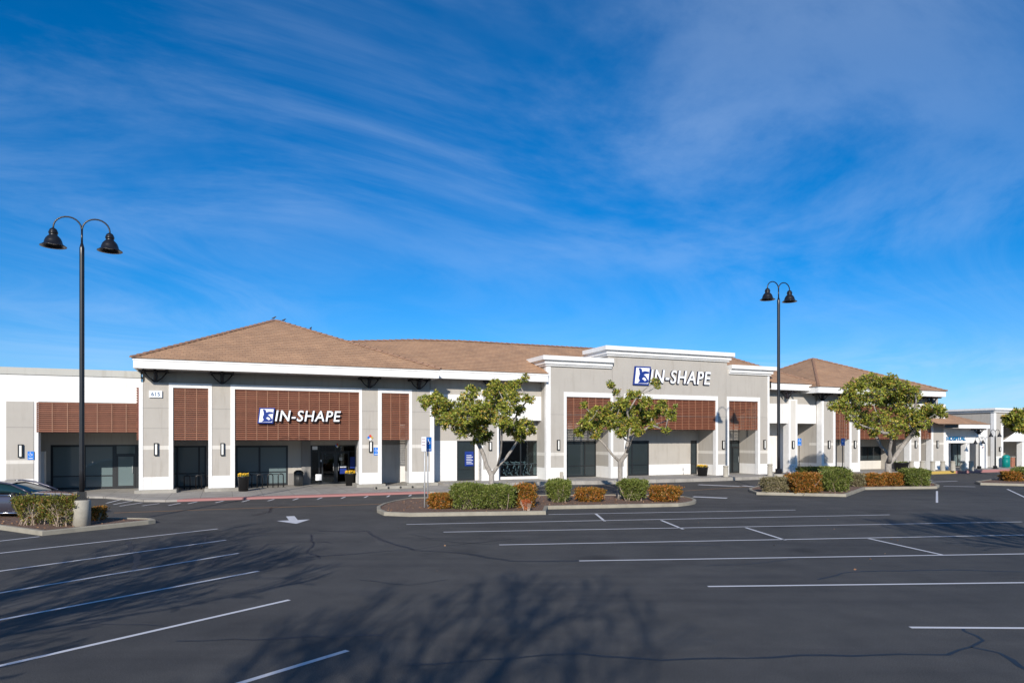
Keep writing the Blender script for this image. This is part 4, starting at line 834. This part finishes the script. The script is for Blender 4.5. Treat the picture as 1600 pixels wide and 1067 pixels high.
def planter(p, r, h, label, flowers):
    rt = tag(empty('planter', p, FROT), label, 'planter', 'black flower planters'); m = MB(); m.lathe((0, 0, 0), [(.001, 0), (r * .78, 0), (r * .98, h * .92), (r * 1.06, h * .93), (r * 1.06, h), (r * .92, h), (r * .9, h * .88), (.001, h * .86)], 'planter_black', 24); m.build('pot', rt)
    n = 260; a = RNG.uniform(0, 2 * math.pi, n); q = np.sqrt(RNG.uniform(0, 1, n)) * r * .9
    pts = np.c_[q * np.cos(a), q * np.sin(a), RNG.uniform(h * .85, h + .05, n)]; dr = RNG.normal(size=(n, 3)); dr[:, 2] = np.abs(dr[:, 2]) + .4
    leaves_mesh('foliage', pts, dr, .1, .05, 'green_leaf', rt)
    if flowers: leaves_mesh('flowers', pts[:200] + [0, 0, .08], dr[:200], .07, .07, 'yellow_flower', rt)
planter(W(S(380.5, -.6), -.6, .10), .31, .85, 'black planter with yellow flowers beside the second gym pillar', True)
planter(W(S(547.5, 1.6), 1.6, .10), .36, .78, 'black planter with yellow flowers at the dark entrance doors', True)
planter(W(S(1097.5, -.3), -.3, .24), .42, .68, 'wide low black planter at the right end of the middle tower opening', True)
planter(W(S(1408, -1.0), -1.0, .24), .6, .75, 'wide black planter right of the densest tree trunk', False)
def bin_(p, r, h, mat, label, nm_='trash_bin'):
    rt = tag(empty(nm_, p, FROT), label, 'trash bin'); m = MB(); m.lathe((0, 0, 0), [(.001, 0), (r * .92, 0), (r, h * .78), (.001, h * .78)], mat, 24)
    for i in range(20): a = i * math.pi / 10; m.box(r * math.cos(a) - .014, r * math.cos(a) + .014, r * math.sin(a) - .014, r * math.sin(a) + .014, .04, h * .76, mat)
    m.build('body', rt); m = MB(); m.lathe((0, 0, 0), [(r * 1.08, h * .78), (r * 1.1, h * .83), (r * .95, h * .92), (r * .5, h), (.001, h)], mat, 24); m.build('lid', rt)
bin_(W(S(466.5, 2.6), 2.6, .10), .27, .98, 'plastic_dark', 'dark round trash bin left of the gym entrance')
bin_(W(S(1572, .3), .3, .24), .3, 1.2, 'teal_paint', 'teal trash bin before the grey shop at the right edge')
m = MB(); m.box(-.25, .25, -.2, .2, 0, .95, 'brick_red'); m.box(-.29, .29, -.24, .24, .95, 1.02, 'concrete'); tag(m.build('brick_pier', loc=W(S(1580, .8), .8, .24), rot=FROT), 'short red brick pier right of the teal bin', 'pier')
def rack(p, n, label):
    m = MB(); r = .15; z = .82
    for i in range(n):
        x = i * r * 4; pts = [(x, 0, 0), (x, 0, z - r)] + [(x + r - r * math.cos(R(t)), 0, z - r + r * math.sin(R(t))) for t in range(15, 181, 15)] + [(x + 2 * r, 0, .0)]
        m.tube(pts, .03, 'black_metal', 8)
    m.tube([(0, 0, z - .03), (n * r * 4 - 2 * r, 0, z - .03)], .02, 'black_metal', 6)
    for i in range(n): m.box(i * r * 4 - .07, i * r * 4 + .07, -.07, .07, 0, .012, 'black_metal'); m.box(i * r * 4 + 2 * r - .07, i * r * 4 + 2 * r + .07, -.07, .07, 0, .012, 'black_metal')
    tag(m.build('bike_rack', loc=p, rot=FROT), label, 'bike rack', 'black hoop bike racks')
rack(W(S(288, 1.9), 1.9, .10), 3, 'black hoop bike rack between the first two gym pillars'); rack(W(S(385, 1.9), 1.9, .10), 4, 'black hoop bike rack before the wide dark window')
# exercise bikes behind the glass
def bike(p, rz):
    rt = tag(empty('exercise_bike', p, rz), 'grey exercise bike in the row behind the window right of the left tree', 'exercise bike', 'exercise bikes behind the glass'); m = MB()
    m.tube([(-.5, 0, .05), (.5, 0, .05)], .03, 'bike_grey', 6); m.tube([(-.5, -.22, .04), (-.5, .22, .04)], .03, 'bike_grey', 6); m.tube([(.5, -.22, .04), (.5, .22, .04)], .03, 'bike_grey', 6)
    m.tube([(0, 0, .3), (-.3, 0, .95)], .035, 'bike_grey', 6); m.tube([(.05, 0, .3), (.42, 0, 1.05)], .035, 'bike_grey', 6); m.tube([(-.2, 0, .08), (0, 0, .3), (.45, 0, .35)], .04, 'bike_grey', 6); m.build('frame', rt)
    m = MB(); m.tube([(.42, -.02, .35), (.42, .02, .35)], .22, 'rim', 18); m.build('flywheel', rt)
    m = MB(); m.box(-.44, -.18, -.09, .09, .95, 1.02, 'sign_white'); m.build('saddle', rt)
    m = MB(); m.tube([(.6, -.2, 1.15), (.42, -.2, 1.08), (.42, .2, 1.08), (.6, .2, 1.15)], .025, 'sign_white', 6); m.build('handlebar', rt)
for i in range(6): bike(W(w2a + .35 + i * (w2b - w2a - .6) / 5.2, LD + .95, .26), R(120 + (i % 3) * 9))
# drain spouts on the low kerb
m = MB(); m.box(0, 3.2, 0, .16, 0, .17, 'concrete'); lk = tag(m.build('low_kerb', loc=W(S(585, -2.2), -2.2, .10), rot=FROT, bevel=.02), 'low concrete kerb with black holes before the third pillar', 'kerb')
for i in range(5):
    m = MB(); m.tube([(.1 + .72 * i, -.03, .09), (.1 + .72 * i, .02, .09)], .06, 'plastic_dark', 12); m.build('drain_hole', lk)

# ------------------------------------------------------------------ car
def car(loc, rz):
    rt = tag(empty('parked_car', loc, rz), 'mauve grey sedan parked behind the left hedge', 'car')
    # stations along x (nose at +x): x, halfwidth, z bottom, z belt, z hood/roof line of lower body
    st = [(-2.42, .62, .45, .85), (-2.30, .80, .30, .98), (-1.9, .88, .24, 1.03), (-1.2, .915, .22, 1.02), (0, .92, .21, 1.00), (.9, .92, .21, 1.01), (1.25, .915, .22, 1.03), (1.75, .90, .23, .99), (2.15, .84, .25, .90), (2.36, .70, .32, .74), (2.44, .50, .42, .60)]
    def ring(x, w, zb, zt):
        h = zt - zb
        return [(x, -w * .86, zb), (x, -w * .97, zb + h * .18), (x, -w, zb + h * .45), (x, -w * .985, zb + h * .72), (x, -w * .94, zb + h * .90), (x, -w * .80, zt), (x, -w * .3, zt + .035), (x, w * .3, zt + .035), (x, w * .80, zt), (x, w * .94, zb + h * .90), (x, w * .985, zb + h * .72), (x, w, zb + h * .45), (x, w * .97, zb + h * .18), (x, w * .86, zb)]
    m = MB(); vs = []; n = 14
    for s in st: vs += ring(*s)
    fs = [(i * n + k, i * n + (k + 1) % n, (i + 1) * n + (k + 1) % n, (i + 1) * n + k) for i in range(len(st) - 1) for k in range(n)] + [tuple(range(n))[::-1], tuple((len(st) - 1) * n + k for k in range(n))]
    m.add(vs, fs, 'car_paint', True); bo = m.build('body', rt); sd = bo.modifiers.new('s', 'SUBSURF'); sd.levels = 2; sd.render_levels = 2
    # glasshouse
    gh = [(-1.95, .70, 1.00, 1.04), (-1.3, .70, .98, 1.33), (-.6, .68, .95, 1.44), (.0, .67, .94, 1.45), (.45, .67, .94, 1.38), (.95, .68, .94, 1.18), (1.3, .70, .93, 1.04)]
    m = MB(); vs = []; n = 8
    for x, w, zb, zt in gh: vs += [(x, -w * 1.2, zb), (x, -w * 1.13, zb + (zt - zb) * .5), (x, -w * .98, zt - .05 * (zt - zb) / .5), (x, -w * .55, zt), (x, w * .55, zt), (x, w * .98, zt - .05 * (zt - zb) / .5), (x, w * 1.13, zb + (zt - zb) * .5), (x, w * 1.2, zb)]
    fs = [(i * n + k, i * n + (k + 1) % n, (i + 1) * n + (k + 1) % n, (i + 1) * n + k) for i in range(len(gh) - 1) for k in range(n)] + [tuple(range(n))[::-1], tuple((len(gh) - 1) * n + k for k in range(n))]
    m.add(vs, fs, 'glass_car', True); wo_ = m.build('window_glass', rt); sd = wo_.modifiers.new('s', 'SUBSURF'); sd.levels = 2; sd.render_levels = 2
    # roof skin, pillars
    m = MB(); prof = [(-1.25, 1.34), (-.6, 1.45), (0, 1.462), (.42, 1.40)]; vs = []
    for x, z in prof: vs += [(x, -.60, z - .035), (x, -.3, z), (x, .3, z), (x, .60, z - .035)]
    m.add(vs, [(i * 4 + k, i * 4 + k + 1, i * 4 + k + 5, i * 4 + k + 4) for i in range(3) for k in range(3)], 'car_paint', True); m.build('roof_panel', rt)
    for sy in (-1, 1):
        m = MB(); m.tube([(1.28, sy * .80, 1.03), (.95, sy * .765, 1.18), (.48, sy * .69, 1.36), (.0, sy * .655, 1.43), (-.6, sy * .66, 1.42), (-1.3, sy * .70, 1.30), (-1.9, sy * .80, 1.02)], .035, 'car_paint', 8); m.build('roof_rail', rt)
        m = MB(); m.tube([(-.45, sy * .83, .93), (-.5, sy * .69, 1.40)], .035, 'plastic_dark', 6); m.build('door_pillar', rt)
        m = MB(); m.tube([(1.2, sy * .86, .945), (.3, sy * .865, .955), (-1.4, sy * .865, .975)], .012, 'chrome', 6); m.build('window_trim', rt)
        m = MB(); m.tube([(1.35, sy * .905, .30), (0, sy * .925, .285), (-1.2, sy * .905, .30)], .03, 'chrome', 8); m.build('sill_trim', rt)
        m = MB(); m.lathe((0, 0, 0), [(.001, .055), (.06, .05), (.10, .0), (.085, -.05), (.001, -.06)], 'plastic_dark', 14); mi = m.build('mirror', rt, loc=(.80, sy * .98, 1.02)); mi.scale = (.9, 1.3, 1)
        m = MB(); m.tube([(-.1, sy * .925, .83), (-.3, sy * .925, .83)], .015, 'chrome', 6); m.build('handle', rt)
        for x in (1.42, -1.42):
            m = MB(); m.tube([(x, sy * .72, .33), (x, sy * .93, .33)], .335, 'tyre', 32); w_ = m.build('wheel', rt); m = MB(); m.tube([(x, sy * .90, .33), (x, sy * .94, .33)], .22, 'rim', 24)
            m.build('rim', w_)
        m = MB(); m.tube([(2.30, sy * .62, .62), (2.12, sy * .80, .66), (1.95, sy * .86, .69)], .05, 'lens', 8); m.build('headlight', rt)
car(Vector((-19.45, 26.5, 0)), R(1))

# ------------------------------------------------------------------ shrubs
def shrub(pxl, pxr, yt, yb, mat, label, depth=None, n=None, taper=.12, stems=True, leaf=.072, mulchz=.12, sparse=.0, bare=False, grp='clipped shrubs on the islands', sq=3.6, cat='shrub', name='shrub'):
    Y = (CH - mulchz) * F / (yb - HZ); xc = ((pxl + pxr) / 2 - 800) / F; w = (pxr - pxl) / F * Y; dep = depth or min(w, 1.1); Yc = Y + dep * .5
    w *= 1.0; h = (yb - yt) / F * Y * .90; base = Vector((xc * Yc, Yc, mulchz - .03)); rt = tag(empty(name, base), label, cat, grp)
    vol = w * dep + 2 * (w + dep) * h * .5
    n = n or int(min(15000, 2500 * vol / (leaf / .072) ** 2)); P_ = []
    U = RNG.uniform(-1, 1, (n * 3, 3)); nn = (np.abs(U) ** sq).sum(1) ** (1 / sq); U = U[nn > .05]; nn = nn[nn > .05]
    rad = RNG.uniform(0, 1, len(U)) ** .35 * .42 + .58; U = U / nn[:, None] * rad[:, None]; U = U[:n * 2]
    seed = Vector((pxl * .37, yt * .11, 0)); ln = np.array([noise.noise(Vector(u * 1.8) + seed) * .34 + noise.noise(Vector(u * 5.0) + seed) * .26 for u in U])
    keepn = np.array([noise.noise(Vector(u * 3.1) - seed) for u in U]); zrel = (U[:, 2] + 1) / 2
    keep = (keepn > -.22 - .3 * zrel + sparse) & (RNG.uniform(0, 1, len(U)) < np.clip((-.05 if bare else .2) + zrel * (1.7 if bare else 1.9) - sparse, .07, 1)); U, ln, zrel = U[keep][:n], ln[keep][:n], zrel[keep][:n]
    tp = 1 - taper * (1 - zrel) * 1.6
    pts = np.c_[U[:, 0] * w * .48 * tp * (1 + ln), U[:, 1] * dep * .48 * tp * (1 + ln), (U[:, 2] * (1 + ln * .6) * .49 + .5) * h]; pts[:, 2] = np.maximum(pts[:, 2], .03)
    st = RNG.uniform(0, 1, len(pts)) < .07; pts[st] = (pts[st] - [0, 0, h * .5]) * RNG.uniform(1.03, 1.2, (st.sum(), 1)) + [0, 0, h * .5]; pts[:, 2] = np.maximum(pts[:, 2], .03)
    dr = U * [1, 1, .6] * .8 + RNG.normal(size=U.shape) * .8 + [0, 0, .35]
    leaves_mesh('foliage', pts, dr, RNG.uniform(.7, 1.3, len(pts)) * leaf, RNG.uniform(.45, .8, len(pts)) * leaf, mat, rt)
    # stems
    m = MB(); k = int(10 * w / .9) + 8
    for i in range(k):
        x0 = random.uniform(-.5, .5) * w * .55; y0 = random.uniform(-.3, .3) * dep; a = random.uniform(-.9, .9)
        x1 = max(-w * .46, min(w * .46, x0 + a * h * .55)); y1 = random.uniform(-.48, .3) * dep; z1 = h * random.uniform(.55, .93)
        p1_ = Vector((x0, y0, -.02)); p3_ = Vector((x1, y1, z1)); p2_ = p1_.lerp(p3_, .5) + Vector((random.uniform(-.06, .06), random.uniform(-.06, .02), .03)); r = random.uniform(.010, .018)
        m.tube([p1_, p2_, p3_], [r, r * .75, r * .35], 'hedge_stem', 4, False)
        for _ in range(3):
            q = p2_ + Vector((random.uniform(-.25, .25), random.uniform(-.25, .2), random.uniform(.12, .4))) * min(1, h); q.z = min(q.z, h * .95); m.tube([p2_, q], [r * .5, r * .2], 'hedge_stem', 3, False)
    m.build('stems', rt); return rt
SH = [(669, 707, 768.5, 795.5, 'orange_leaf', 'small orange shrub right of the two sign posts', 1.0), (704, 761, 752, 797, 'green_leaf', 'large green shrub below the left tree, left half of the long clump', 1.3), (748, 806, 753, 797, 'green_leaf', 'large green shrub below the left tree, right half of the long clump', 1.3),
      (799, 838, 752.5, 794, 'orange_leaf', 'orange brown shrub right of the long green clump', 1.2), (850, 896, 746, 785.5, 'green_leaf', 'green shrub with pale bare stems between two orange shrubs', 1.0), (899, 944, 760, 784.5, 'orange_leaf', 'low orange shrub just left of the middle tree', 1.0),
      (965, 1015, 746, 783.5, 'green_leaf', 'green shrub with bare stems at the foot of the middle tree', 1.1), (1014.5, 1063, 756.5, 784.5, 'orange_leaf', 'round orange shrub at the right tip of the middle island', 1.2)]
for a in SH: shrub(*a[:6], depth=a[6], taper=(.10 if a[0] < 760 else .30) if a[4] == 'green_leaf' else .1, bare=a[4] == 'green_leaf')
shrub(812, 832, 777, 798.5, 'red_leaf', 'tiny bright red shrub at the front kerb of the middle island', depth=.3, n=700, taper=.5, sparse=.15, sq=2, leaf=.06)
SH2 = [(1188, 1233, 742.5, 770, 'dry_leaf', 'dry grey green shrub at the left tip of the right island', .75), (1229, 1281, 735.5, 771.5, 'orange_leaf', 'large orange shrub left of the tall green one on the right island', 1.6), (1281, 1328, 729.5, 769, 'green_leaf', 'tall green shrub in the middle of the right island', 1.5),
       (1325, 1347, 739, 760.5, 'dry_leaf', 'narrow dry shrub right of the tall green shrub', 1.2), (1343, 1381, 738, 760, 'orange_leaf', 'orange shrub left of the densest tree trunk', 1.3), (1378, 1410, 737, 759.5, 'orange_leaf', 'olive orange shrub under the densest tree trunk', 1.3), (1409, 1451, 729.5, 760.5, 'green_leaf', 'green shrub at the right end of the right island', 1.4)]
for a in SH2: shrub(*a[:6], depth=a[6], leaf=.075, taper=.12)
shrub(1243, 1322, 727.5, 744.5, 'green_leaf', 'long low green hedge behind the orange shrub on the right island', depth=1.2, leaf=.085)
shrub(1567, 1592, 735, 752, 'orange_leaf', 'dark brownish shrub on the far right island', depth=1.3, leaf=.085); shrub(1584, 1640, 728, 752, 'green_leaf', 'green shrub cut by the right edge of the photo', depth=1.6, leaf=.085)
shrub(18, 84, 770.5, 822, 'yellowgreen_leaf', 'left half of the sparse yellow green hedge before the car', depth=1.0, bare=True, taper=.42, n=6500, leaf=.058, sparse=.12); shrub(66, 134, 769.5, 824, 'yellowgreen_leaf', 'right half of the sparse hedge, beside the concrete lamp base', depth=1.0, bare=True, taper=.30, n=6500, leaf=.058, sparse=.12)
shrub(146, 161, 790, 814, 'orange_leaf', 'small dark shrub behind the concrete lamp base', depth=.7, n=1500)
# fallen leaves
pts = []
for inn in (isl_mid, isl_left, isl_right):
    xs_ = [p.x for p in inn]; ys_ = [p.y for p in inn]
    import itertools
    for _ in range(900):
        x = random.uniform(min(xs_), max(xs_)); y = random.uniform(min(ys_), max(ys_)); inside = False; nP = len(inn)
        for i in range(nP):
            a, b = inn[i - 1], inn[i]
            if (a.y > y) != (b.y > y) and x < (b.x - a.x) * (y - a.y) / (b.y - a.y) + a.x: inside = not inside
        if inside: pts.append((x, y, .125))
for _ in range(22): q = G(random.uniform(100, 1500), random.uniform(805, 900)); pts.append((q.x, q.y, .008))
pts = np.array(pts); dr = RNG.normal(size=pts.shape); dr[:, 2] = np.abs(dr[:, 2]) * .25
tag(leaves_mesh('fallen_leaves', pts, dr, .07, .05, 'dead_leaf'), 'dry fallen leaves scattered on the mulch beds', 'leaf litter', kind='stuff')

# ------------------------------------------------------------------ trees
def tree(px, Yt, forkpy, blobs, label, trunk_r=.13, basez=.1, dens=1.0, leafL=.142, grp='leafy trees on the islands', flat=.8, seed=1, rosk=1.0):
    rnd = random.Random(seed); base = Vector(((px - 800) / F * Yt, Yt, basez)); rt = tag(empty('leafy_tree', base), label, 'tree', grp)
    fork = P(px, forkpy, Yt) - base; sc = Yt / F
    C_ = []; cx = sum(b[0] for b in blobs) / len(blobs); hw_ = (max(b[0] for b in blobs) - min(b[0] for b in blobs)) / 2
    for bx, by, br in blobs:
        br = br * 1.12
        off = math.sqrt(max(.05, 1 - ((bx - cx) / (hw_ * 1.05)) ** 2)) * hw_ * sc * flat
        dy = rnd.uniform(-off, off); Yb = Yt + dy; k = Yb / Yt
        C_.append((Vector(((bx - 800) / F * Yb, Yb, CH + (HZ - by) * Yb / F)) - base, br * sc))
    nodes = [(Vector((0, 0, 0)), -1), (Vector((0, 0, 1)) * fork.z * .5 + fork * .0 + Vector((fork.x * .5, fork.y * .5, 0)), 0), (fork, 1)]; plen = [0, fork.z * .5, fork.z]
    order = sorted(range(len(C_)), key=lambda i: (C_[i][0] - fork).length); tips = []
    for i in order:
        c = C_[i][0]; best = min(range(2, len(nodes)), key=lambda j: (c - nodes[j][0]).length * 1.0 + plen[j] * .35 + (3 if nodes[j][0].z > c.z + .5 else 0))
        p = nodes[best][0]; L_ = (c - p).length; seg = max(1, int(L_ / .5)); last = best
        for k in range(1, seg + 1):
            q = p.lerp(c, k / seg); t = k / seg
            if k < seg: q = q + Vector((rnd.uniform(-.07, .07), rnd.uniform(-.07, .07), rnd.uniform(-.03, .03) - .12 * math.sin(math.pi * t) * L_ * .4))
            nodes.append((q, last)); plen.append(plen[last] + L_ / seg); last = len(nodes) - 1
        tips.append(last)
    wgt = [0.0] * len(nodes)
    for i in tips: wgt[i] += 1
    for i in range(len(nodes) - 1, 0, -1): wgt[nodes[i][1]] += wgt[i]
    tot = wgt[0]; rad = [max(.012, trunk_r * (max(w, .3) / tot) ** .52) for w in wgt]
    m = MB(); ch = {}
    for i in range(1, len(nodes)): ch.setdefault(nodes[i][1], []).append(i)
    def chain(start, first):
        pts = [nodes[start][0]]; rs = [min(rad[start], rad[first] * 1.25)]; cur = first
        while True:
            pts.append(nodes[cur][0]); rs.append(rad[cur]); k = ch.get(cur, [])
            if not k: rs[-1] *= .5; break
            k = sorted(k, key=lambda j: -wgt[j]); stackq.extend((cur, j) for j in k[1:]); cur = k[0]
        if start == 0: rs[0] = trunk_r * 1.35; pts[0] = Vector((0, 0, 0)); pts.insert(1, nodes[0][0].lerp(nodes[1][0], .25)); rs.insert(1, trunk_r * 1.05)
        m.tube(pts, rs, 'bark', 9 if rs[0] > .04 else 6)
    stackq = [(0, 1)]
    while stackq: chain(*stackq.pop())
    # twigs and leaf rosettes
    LP, LD_ = [], []
    for (c, r), ti in zip([C_[i] for i in order], tips):
        n = max(5, int(dens * 88 * (r / .4) ** 2.1))
        for _ in range(n):
            v = Vector((rnd.gauss(0, 1), rnd.gauss(0, 1), rnd.gauss(0, 1))).normalized() * r * 1.2 * rnd.uniform(.15, 1) ** .6; v.z *= .85; t = c + v
            ax_ = (v.normalized() * .7 + Vector((0, 0, .65)) + Vector((rnd.uniform(-.4, .4),) * 3)).normalized()
            if rnd.random() < .4:
                m.tube([c + v * .15 - Vector((0, 0, .05)), c.lerp(t, .6), t], [.011, .008, .005], 'bark', 3, False)
            o1 = ax_.orthogonal().normalized(); o2 = ax_.cross(o1); k = rnd.randint(7, 11); ph = rnd.uniform(0, 6)
            for j in range(k):
                a = ph + j * 2.4; el = rnd.uniform(-.1, .75); d_ = (o1 * math.cos(a) + o2 * math.sin(a)) * (1 - el * .5) + ax_ * el
                LP.append(t + ax_ * rnd.uniform(-.07, .05)); LD_.append(d_)
    m.build('trunk', rt)
    nL = len(LP); leaves_mesh('crown', np.array([p[:] for p in LP]), np.array([d_[:] for d_ in LD_]), RNG.uniform(.65, 1.15, nL) * leafL, RNG.uniform(.36, .5, nL) * leafL, 'magnolia_leaf', rt)
    return rt
T1 = [(666, 628, 11), (680, 622, 10), (690, 632, 12), (683, 642, 9), (705, 640, 14), (700, 657, 13), (722, 650, 16), (730, 626, 12), (738, 612, 9), (745, 640, 16), (722, 670, 13), (745, 668, 15), (757, 682, 11), (762, 652, 13), (765, 617, 10), (775, 602, 10), (785, 617, 13), (797, 607, 10), (809, 599, 7), (820, 591, 6), (770, 634, 12), (790, 636, 12), (810, 641, 9), (826, 624, 7), (806, 623, 9), (785, 658, 11), (800, 668, 13), (820, 666, 12), (812, 683, 9), (832, 674, 6), (746, 690, 7), (735, 660, 12)]
T2 = [(954, 602, 5), (962, 612, 5), (985, 617, 7), (978, 628, 7), (912, 633, 5), (925, 648, 8), (915, 662, 9), (906, 675, 7), (930, 665, 11), (945, 655, 11), (934, 641, 6), (955, 640, 10), (960, 660, 12), (978, 645, 12), (985, 660, 12), (970, 632, 8), (1000, 640, 10), (1005, 655, 11), (1018, 648, 9), (1030, 640, 8), (1036, 630, 6), (1045, 645, 7), (1051, 653, 5), (1056, 633, 3), (1040, 672, 5), (995, 672, 8), (970, 676, 8), (931, 680, 6), (1023, 596, 5), (1028, 603, 4), (1010, 628, 8), (998, 616, 5), (1018, 664, 6)]
T3 = [(1301, 634, 7), (1315, 633, 10), (1330, 611, 12), (1335, 635, 12), (1345, 600, 12), (1360, 593, 11), (1362, 620, 14), (1350, 652, 12), (1375, 602, 14), (1390, 596, 11), (1385, 625, 14), (1374, 655, 13), (1400, 611, 15), (1411, 606, 10), (1407, 638, 14), (1421, 619, 12), (1430, 611, 7), (1402, 664, 12), (1427, 652, 13), (1444, 645, 14), (1459, 643, 11), (1469, 641, 8), (1475, 649, 5), (1440, 661, 11), (1425, 674, 10), (1392, 676, 9), (1368, 672, 9), (1355, 664, 8), (1330, 650, 8), (1345, 664, 7), (1318, 620, 7)]
T4 = [(1573, 655, 6), (1580, 660, 7), (1589, 649, 8), (1587, 665, 7), (1598, 668, 7), (1600, 655, 9), (1612, 648, 11), (1625, 660, 12), (1610, 670, 8), (1630, 645, 9)]
tree(768, 31.0, 742, T1, 'round leafy tree with pale forked trunk above the long green clump', .125, dens=1.1, seed=3)
tree(969, 33.4, 722, T2, 'sparse leafy tree with spreading branches before the grey tower', .12, dens=1.35, seed=11)
tree(1388, 43.0, 724, T3, 'densest leafy tree, before the pyramid roof pavilion', .2, dens=.56, leafL=.175, flat=.45, seed=5)
tree(1615, 52, 705, T4, 'small leafy tree cut by the right edge of the photo', .15, dens=1.1, leafL=.24, seed=8)
# leafless trees behind the photographer (only their shadows reach the picture)
def bare_tree(base, H, spread, label, seed, lean=(0, 0), r0=.17, depth=6):
    rnd = random.Random(seed); m = MB()
    def grow(p, d, L, r, k):
        n = 4 if k < 2 else 3; pts = [p]; rs = [r]; q = p.copy(); dd = d.copy()
        for i in range(n):
            dd = (dd + Vector((rnd.uniform(-.2, .2), rnd.uniform(-.2, .2), rnd.uniform(-.03, .12)))).normalized(); q = q + dd * L / n; pts.append(q.copy()); rs.append(r * (1 - .38 * (i + 1) / n))
        m.tube(pts, [max(x, .016) for x in rs], 'dark_bark', 7 if k < 2 else (5 if k < 4 else 3), False)
        if k >= depth: return
        c = 4 if k == 0 else 3 if k < 3 else rnd.randint(2, 3)
        for j in range(c):
            a = rnd.uniform(0, 6.28); sp = spread * rnd.uniform(.6, 1.2); o = dd.orthogonal().normalized(); o2 = dd.cross(o); nd = (dd + (o * math.cos(a) + o2 * math.sin(a)) * sp + Vector((0, 0, .12))).normalized()
            st_ = pts[-1] if j < 2 else pts[rnd.randint(1, n - 1)]
            grow(st_, nd, L * rnd.uniform(.68, .86), rs[-1] * rnd.uniform(.68, .9), k + 1)
    grow(Vector((0, 0, 0)), Vector((lean[0], lean[1], 1)).normalized(), H * .25, r0, 0)
    k = H / max(v.z for v in m.v); m.v = [v * k for v in m.v]
    o = m.build('bare_tree', loc=base); tag(o, label, 'tree', 'bare trees behind the camera'); return o
bare_tree(Vector((-2.2, -10.0, 0)), 11.6, .62, 'tall bare tree behind the camera shading the bottom centre', 21, r0=.66, depth=7)
bare_tree(Vector((-11.8, 2.0, 0)), 8.6, .64, 'bare tree off to the left shading the left stalls', 14, lean=(.25, .1), r0=.36, depth=7)
bare_tree(Vector((16.0, 9.0, 0)), 8.2, .60, 'bare tree off to the right shading the far right stalls', 33, lean=(-.2, .1), r0=.36, depth=7)
# birds on the roof tip
def bird(s, d, z, i):
    p = W(s, d, z); m = MB(); m.tube([(-.13, 0, .07), (-.05, 0, .10), (.05, 0, .13), (.10, 0, .19), (.14, 0, .20), (.19, 0, .19)], [.015, .045, .055, .035, .033, .008], 'bird_gray', 8); m.tube([(0, .01, 0), (0, .01, .1)], .008, 'bird_gray', 4)
    tag(m.build('pigeon', loc=p, rot=R(40 * i)), ['dark pigeon at the very tip of the left roof', 'dark pigeon just right of the left roof tip', 'dark pigeon lower down the right hip of the left roof'][i], 'bird', 'pigeons on the left roof')
bird(apx[0] - .1, apx[1], apx[2] + .06, 0); bird(apx[0] + .5, apx[1] - .45, apx[2] - .12, 1); bird(apx[0] + 2.1, apx[1] - 1.9, apx[2] - .78, 2)
